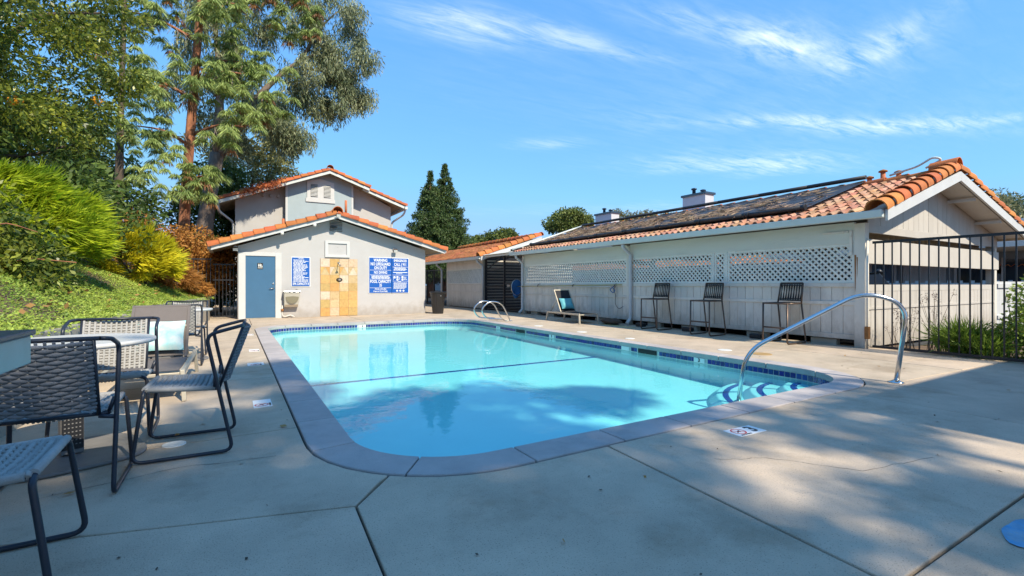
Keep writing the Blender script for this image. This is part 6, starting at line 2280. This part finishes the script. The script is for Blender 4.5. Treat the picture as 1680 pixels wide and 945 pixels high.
# sun loungers
def make_lounger(name, label, sling, group, back=48, rails=None):
    """Foot end towards -Y, head end at +Y."""
    t = thing(name, label, 'sun lounger', (0, 0, 0), group)
    W2, L0, L1 = .31, -.86, .86
    f = MB()
    for s in (-1, 1):
        f.bar((s * W2, L0 + .02, .262), (s * W2, L1 - .02, .262), .034, .052)
    for y in (L0 + .05, L1 - .05, .18):
        f.bar((-W2 + .018, y, .252), (W2 - .018, y, .252), .034, .03, (0, 0, 1))
    f.build('frame', champagne, t, bevel=.005)
    for sx_ in (-1, 1):
        for (y, dy) in ((L0 + .035, -.045), (L1 - .035, .045)):
            MB().bar((sx_ * (W2 + .002), y, .288), (sx_ * (W2 + .02), y + dy, .0), .036, .05, (0, 1, 0)).build('leg', champagne, t, bevel=.004)
    HYY = .16
    sl = MB()
    n = 12
    vs_ = []
    for k in range(n + 1):
        y = L0 + .03 + (HYY - L0 - .03) * k / n
        z = .288 - .018 * math.sin(PI * k / n)
        vs_ += [(-W2 + .03, y, z), (W2 - .03, y, z), (-W2 + .03, y, z - .004), (W2 - .03, y, z - .004)]
    sl.add(vs_, [f_ for k in range(n) for f_ in ((4 * k, 4 * k + 1, 4 * k + 5, 4 * k + 4), (4 * k + 2, 4 * k + 6, 4 * k + 7, 4 * k + 3))], True)
    sl.build('seat_sling', sling, t)
    ca, sa = math.cos(R(back)), math.sin(R(back))
    BL = .74
    b = MB()
    for s in (-1, 1):
        b.bar((s * (W2 - .045), HYY, .29), (s * (W2 - .045), HYY + BL * ca, .29 + BL * sa), .028, .022, (0, -sa, ca))
    b.bar((-W2 + .03, HYY + BL * ca, .29 + BL * sa), (W2 - .03, HYY + BL * ca, .29 + BL * sa), .028, .022, (0, -sa, ca))
    b.build('back_frame', rails or sling, t, bevel=.003)
    b = MB()
    vs_ = []
    for k in range(n + 1):
        q_ = .01 + (BL - .02) * k / n
        sag = -.022 * math.sin(PI * k / n)
        y, z = HYY + q_ * ca - sag * sa, .292 + q_ * sa + sag * ca + .012
        vs_ += [(-W2 + .04, y, z), (W2 - .04, y, z), (-W2 + .04, y + .004, z - .004), (W2 - .04, y + .004, z - .004)]
    b.add(vs_, [f_ for k in range(n) for f_ in ((4 * k, 4 * k + 1, 4 * k + 5, 4 * k + 4), (4 * k + 2, 4 * k + 6, 4 * k + 7, 4 * k + 3))], True)
    b.build('back_sling', sling, t)
    b = MB()
    for s in (-1, 1):
        b.tube([(s * (W2 - .07), HYY + .45 * ca, .29 + .45 * sa), (s * (W2 - .07), HYY + .62, .255)], .011, 8)
    b.build('prop_strut', champagne, t)
    return t


def cushion(name, label, mat, w_, h_, th, M):
    """Pillow: a soft box swollen in the middle with pinched corners."""
    b = MB()
    n = 14
    vs_ = []
    for side in (1, -1):
        for j in range(n + 1):
            for i in range(n + 1):
                u, v = i / n * 2 - 1, j / n * 2 - 1
                d = ((1 - u ** 4) * (1 - v ** 4)) ** .55
                k = 1 - .07 * (abs(u) ** 2 * (1 - abs(v)) + abs(v) ** 2 * (1 - abs(u)))
                vs_.append(M @ Vector((u * w_ / 2 * (1 - .06 * (1 - v * v)), v * h_ / 2 * (1 - .06 * (1 - u * u)), side * th / 2 * d + .006 * math.sin(u * 5 + v * 3) * d)))
    m_ = n + 1
    o0 = m_ * m_
    for j in range(n):
        for i in range(n):
            a = j * m_ + i
            b.f.append((a, a + 1, a + m_ + 1, a + m_))
            b.f.append((o0 + a, o0 + a + m_, o0 + a + m_ + 1, o0 + a + 1))
            b.sm += [True, True]
    b.v = [tuple(v) for v in vs_]
    o = b.build(name, mat)
    return tag(o, label, 'pillow')


LG = 'sling sun loungers by the pool'
l1 = make_lounger('sun_lounger', 'taupe sling lounger with raised back between the two round tables', taupe, LG, 48)
l2 = make_lounger('sun_lounger', 'charcoal sling lounger with raised back against the carport fence', navy, LG, 60, champagne)
put(l1, -.74, 6.28, 0)
put(l2, 8.62, 11.15, -3)


def lounger_pt(o, y, z, back, q_, x=0.0, off=.09):
    ca, sa = math.cos(R(back)), math.sin(R(back))
    M = Matrix.Translation(o.location) @ Matrix.Rotation(o.rotation_euler.z, 4, 'Z')
    p = Vector((x, .16 + q_ * ca - off * sa, .29 + q_ * sa + off * ca))
    return M @ Matrix.Translation(p) @ Matrix.Rotation(R(back), 4, 'X')


cushion('pillow', 'white and aqua marbled pillow leaning on the taupe lounger back', pillow_a, .46, .42, .13, lounger_pt(l1, 0, 0, 48, .25, .02, .075))
cushion('pillow', 'turquoise pillow leaning on the charcoal lounger by the fence', pillow_b, .44, .36, .13, lounger_pt(l2, 0, 0, 60, .24, -.02, .075))


# bar stools by the fence
def make_stool(name, label, group):
    """Front towards +Y."""
    t = thing(name, label, 'bar stool', (0, 0, 0), group)
    f = MB()
    r = .0155
    for s in (-1, 1):
        pth = [(s * .23, .25, .76), (s * .235, .26, .014), (s * .235, -.33, .014), (s * .225, -.20, .75), (s * .21, -.27, 1.13)]
        f.tube(fillet(pth[:4], .07, 5), r, 8)
        f.tube([(s * .225, -.195, .74), (s * .21, -.275, 1.13)], r, 8)
    f.tube([(-.235, .258, .30), (.235, .258, .30)], r, 8)
    f.tube([(-.23, .25, .75), (.23, .25, .75)], r, 8)
    f.tube([(-.22, -.205, .75), (.22, -.205, .75)], r, 8)
    for s in (-1, 1):
        f.tube([(s * .23, .25, .75), (s * .225, -.2, .75)], r, 8)
    f.tube([(-.21, -.275, 1.13), (.21, -.275, 1.13)], r, 8)
    f.build('frame', bronze, t)
    b = MB()
    for k in range(20):
        y = -.18 + .415 * k / 19
        b.box(-.215, .215, y - .007, y + .007, .752, .764)
    b.build('seat_ropes', rope_black, t)
    b = MB()
    nrm = (0, -.98, -.2)
    for k in range(17):
        x = -.19 + .38 * k / 16
        b.bar((x, -.208, .80), (x + .012 * (1 if k % 2 else -1), -.243, .96), .013, .008, (0, 1, 0))
        b.bar((x + .012 * (1 if k % 2 else -1), -.243, .96), (x, -.273, 1.12), .013, .008, (0, 1, 0))
    for z in (.80, .835, 1.085, 1.12):
        b.bar((-.215, -.21 - (z - .80) * .2, z), (.215, -.21 - (z - .80) * .2, z), .016, .034, (0, 1, 0))
    b.build('back_ropes', rope_black, t)
    return t


sg = 'dark rope bar stools along the carport fence'
s3_ = make_stool('bar_stool', 'dark bar stool nearest the steel handrail, by the carport corner', sg)
s2_, s1_ = copy_tree(s3_), copy_tree(s3_)
put(s3_, 8.93, 5.06, 88)
put(s2_, 8.90, 6.70, 92, 'middle dark bar stool of the row along the fence')
put(s1_, 8.92, 8.18, 95, 'dark bar stool closest to the downspout and the brown sandbag')

# ------------------------------------------------------------------ pool fittings, bin, net, bag
t = thing('hand_rail', 'polished steel handrail curving from the deck down onto the pool steps', 'handrail', (6.39, 2.36, 0))
P0, F0 = Vector((6.39, 2.36, 0)), Vector((5.25, 3.52, -.34))
d = (F0 - P0)
d.z = 0
ux = d.normalized()
L_ = d.length


def rp(s_, z):
    v = P0 + ux * s_
    return (v.x, v.y, z)


pth = fillet([rp(0, -.02), rp(-.11, .88), rp(.32, 1.02), rp(L_ - .09, .30), rp(L_, -.36)], .24, 9)
MB().tube(pth, .0245, 14).build('rail', steel, t)
MB().lathe([(.075, 0), (.075, .008), (.05, .016), (.027, .03)], (P0.x, P0.y, .002), 22).build('escutcheon', steel, t)
MB().lathe([(.05, -.325), (.05, -.315), (.027, -.30)], (F0.x, F0.y, 0), 18).build('foot_flange', steel_w, t)
t = thing('grab_rails', 'pair of looped steel grab rails on the deck at the far pool corner', 'grab rails', (6.75, 12.5, 0))
for y in (12.25, 12.78):
    MB().tube(fillet([(7.18, y, -.02), (6.86, y, .56), (6.45, y, .62), (6.16, y, .38), (6.34, y, .10), (6.90, y, .07), (7.02, y, -.02)], .2, 8), .021, 10).build('grab_rail', steel, t)
    MB().lathe([(.05, 0), (.045, .012), (.024, .02)], (7.18, y, .003), 16).build('escutcheon', steel, t)
    MB().lathe([(.05, 0), (.045, .012), (.024, .02)], (7.02, y, .003), 16).build('escutcheon', steel, t)

t = thing('litter_bin', 'dark ribbed tapered litter bin beside the pool house corner', 'bin', (6.66, 16.85, 0))
n_ = 72
prof = ((.20, .0), (.205, .03), (.225, .22), (.26, .54), (.29, .77), (.315, .79), (.315, .83), (.28, .835), (.275, .80))
vs_, fs = [], []
for (r, z) in prof:
    for k in range(n_):
        a = 2 * PI * k / n_
        rib = .010 * (1 if (k // 2) % 2 else 0) if .02 < z < .76 else 0
        vs_.append((6.66 + (r - rib) * math.cos(a), 16.85 + (r - rib) * math.sin(a), z))
for i in range(len(prof) - 1):
    for k in range(n_):
        fs.append((i * n_ + k, i * n_ + (k + 1) % n_, (i + 1) * n_ + (k + 1) % n_, (i + 1) * n_ + k))
b = MB().add(vs_, fs)
b.f.append(tuple((len(prof) - 1) * n_ + k for k in range(n_)))
b.sm.append(False)
b.build('body', bin_m, t)
MB().lathe([(.265, .70), (.265, .702)], (6.66, 16.85, 0), 24).build('liner', ink, t)
MB().box(6.64, 6.68, 16.555, 16.58, .66, .70).build('badge', steel_w, t)

t = thing('pool_net', 'blue leaf net on a long pale pole hung along the carport rail', 'pool net', (9.2, 13, 1.1))
MB().tube([(FX - .13, 15.45, 1.03), (FX - .10, 9.75, 1.10)], .016, 8).build('pole', pole_y, t)
MB().tube([(FX - .10, 14.0, 1.02), (FX - .09, 10.2, 1.045)], .014, 8).build('pole', white_pl, t)
NC = Vector((9.20, 15.25, 1.0))
rim_ = [(NC.x + .27 * math.cos(a), NC.y + .05 * math.cos(a), NC.z + .30 * math.sin(a)) for a in [2 * PI * k / 28 for k in range(29)]]
MB().tube(rim_, .013, 6).build('rim', steel_w, t)
b = MB()
for ring_ in range(5):
    f0, f1 = 1 - ring_ * .2, 1 - (ring_ + 1) * .2
    for k in range(28):
        def pp(f, kk):
            a = 2 * PI * kk / 28
            return (NC.x + .27 * f * math.cos(a), NC.y + .05 * math.cos(a) * f + .16 * (1 - f), NC.z + .30 * f * math.sin(a) - .30 * (1 - f * f) * (1 - .2 * math.sin(a)))
        b.add([pp(f0, k), pp(f0, k + 1), pp(f1, k + 1), pp(f1, k)], [(0, 1, 2, 3)], True)
b.build('net_bag', netblue, t)
for y in (10.0, 11.9, 13.9):
    MB().tube(fillet([(FX - .045, y, 1.12), (FX - .12, y, 1.12), (FX - .16, y, 1.02), (FX - .15, y, 1.10)], .03), .008, 6).build('hook', ink, t)
t = thing('cord', 'dark cord looped from a hook on the fence by the downspout', 'cord', (FX - .06, 10.05, 1))
MB().tube(fillet([(FX - .07, 9.98, 1.10), (FX - .10, 10.1, .95), (FX - .07, 10.02, .82), (FX - .07, 10.06, .55), (FX - .07, 9.9, .40), (FX - .07, 9.72, .50)], .12, 6), .007, 6).build('loop', ink, t)
MB().tube(fillet([(FX - .10, 10.05, 1.06), (FX - .12, 10.22, .96), (FX - .09, 10.12, .86), (FX - .12, 10.0, .93), (FX - .1, 10.1, 1.0)], .05, 5), .012, 6).build('knot', netblue, t)
b = MB()
n_ = 20
vs_ = []
for i in range(11):
    t_ = i / 10
    y = 9.45 + .75 * t_
    rr_ = math.sin(PI * min(.97, max(.03, t_))) ** .5
    for k in range(n_):
        a = 2 * PI * k / n_
        vs_.append((8.98 + .20 * rr_ * math.cos(a) * (1 + .1 * math.sin(5 * a + i)), y, .088 + .088 * rr_ * math.sin(a) * (1 + .12 * math.sin(3 * a + i * 1.3))))
fs = [(i * n_ + k, i * n_ + (k + 1) % n_, (i + 1) * n_ + (k + 1) % n_, (i + 1) * n_ + k) for i in range(10) for k in range(n_)]
b.add(vs_, fs, True)
b.f += [tuple(reversed(range(n_))), tuple(10 * n_ + k for k in range(n_))]
b.sm += [True, True]
tag(b.build('sandbag', bagbrown), 'brown sandbag lying on the deck at the foot of the downspout', 'sandbag')
tag(MB().prism([(8.62, 8.7), (8.78, 8.7), (8.90, 10.0), (8.74, 10.05)], -.004, .006).build('wooden_strip', pole_y), 'thin yellow wooden strip lying on the deck before the sandbag', 'wood strip')
for (x, y, lb) in ((9.16, 8.9, 'black bait box on the ground under the fence between downspout and first stool'), (9.2, 7.45, 'dark box on the ground behind the first stool'), (9.2, 5.75, 'small dark box behind the stool nearest the handrail')):
    tag(MB().box(x - .08, x + .08, y - .12, y + .12, 0, .10).build('bait_box', ink, bevel=.02), lb, 'box')

# ------------------------------------------------------------------ what throws the shade: trees and a roof behind the viewer
def shade_tree(label, x, y, spots, per, th, Ln=.20, Wd=.11):
    """A leafy tree out of view; its boughs are where they must be for their shade to fall at the spots seen on the deck."""
    blobs_ = []
    for (sx_, sy_, h, rx_, ry_, n) in spots:
        blobs_.append(((sx_ + SUN_A * h, sy_ - SUN_O * h, h), (rx_, ry_ * .62, ry_ * .5), n))
    leafy('shade_tree', label, (x, y, 0), blobs_, lf_broad, per, Ln, Wd, [([(x, y, 0), (x + .2, y, th * .5), (x + .1, y + .2, th)], .28, .1)] + [([(x + .15, y, th * .6), (c[0] * .6 + x * .4, c[1] * .6 + y * .4, c[2] - .8), c], .07, .02) for c, r, n in blobs_], rr=(.32, .3))


shade_tree('large leafy tree behind the viewer shading the near deck', .9, -7.6, [
    (0, 1.0, 7.8, 1.9, 1.3, 40), (-1.1, 2.7, 8.4, 1.5, 1.2, 34), (1.1, 2.5, 9.0, 1.4, 1.1, 32), (1.5, 4.6, 10.2, 1.1, 1.3, 32),
    (2.6, 5.4, 10.4, 1.1, .6, 12), (.5, 6.6, 11.0, .75, .7, 13), (2.4, 3.2, 8.6, .9, .9, 16), (-1.6, 1.2, 8, 1.5, 1.2, 26), (1.75, 1.3, 8.2, .6, .8, 9), (.2, 4.3, 9.2, .7, .7, 10)], 110, 8.0)
shade_tree('second leafy tree behind the viewer throwing dapples on the right deck', 5.4, -7.4, [
    (4.05, 4.5, 9.0, .9, .5, 11), (3.3, .85, 7.6, .8, .22, 5), (4.2, 1.85, 8.2, .8, .2, 5), (5.8, 2.35, 7.4, .5, .25, 3)], 110, 7.4)
bh = thing('carport', 'low tiled carport behind the viewer on the right', 'carport', (9, -2.4, 0))
b = MB()
b.prism([(5.30, 2.45), (13, 2.45), (13, 2.62), (5.30, 2.62)], 0.38, 4.6, on_y(0))
b.build('roof_deck', terra_far, bh)
for x in (5.6, 9.0, 12.6):
    for y in (-.7, -4.3):
        MB().box(x - .07, x + .07, y - .07, y + .07, -.1, 2.45).build('post', trim_old, bh)
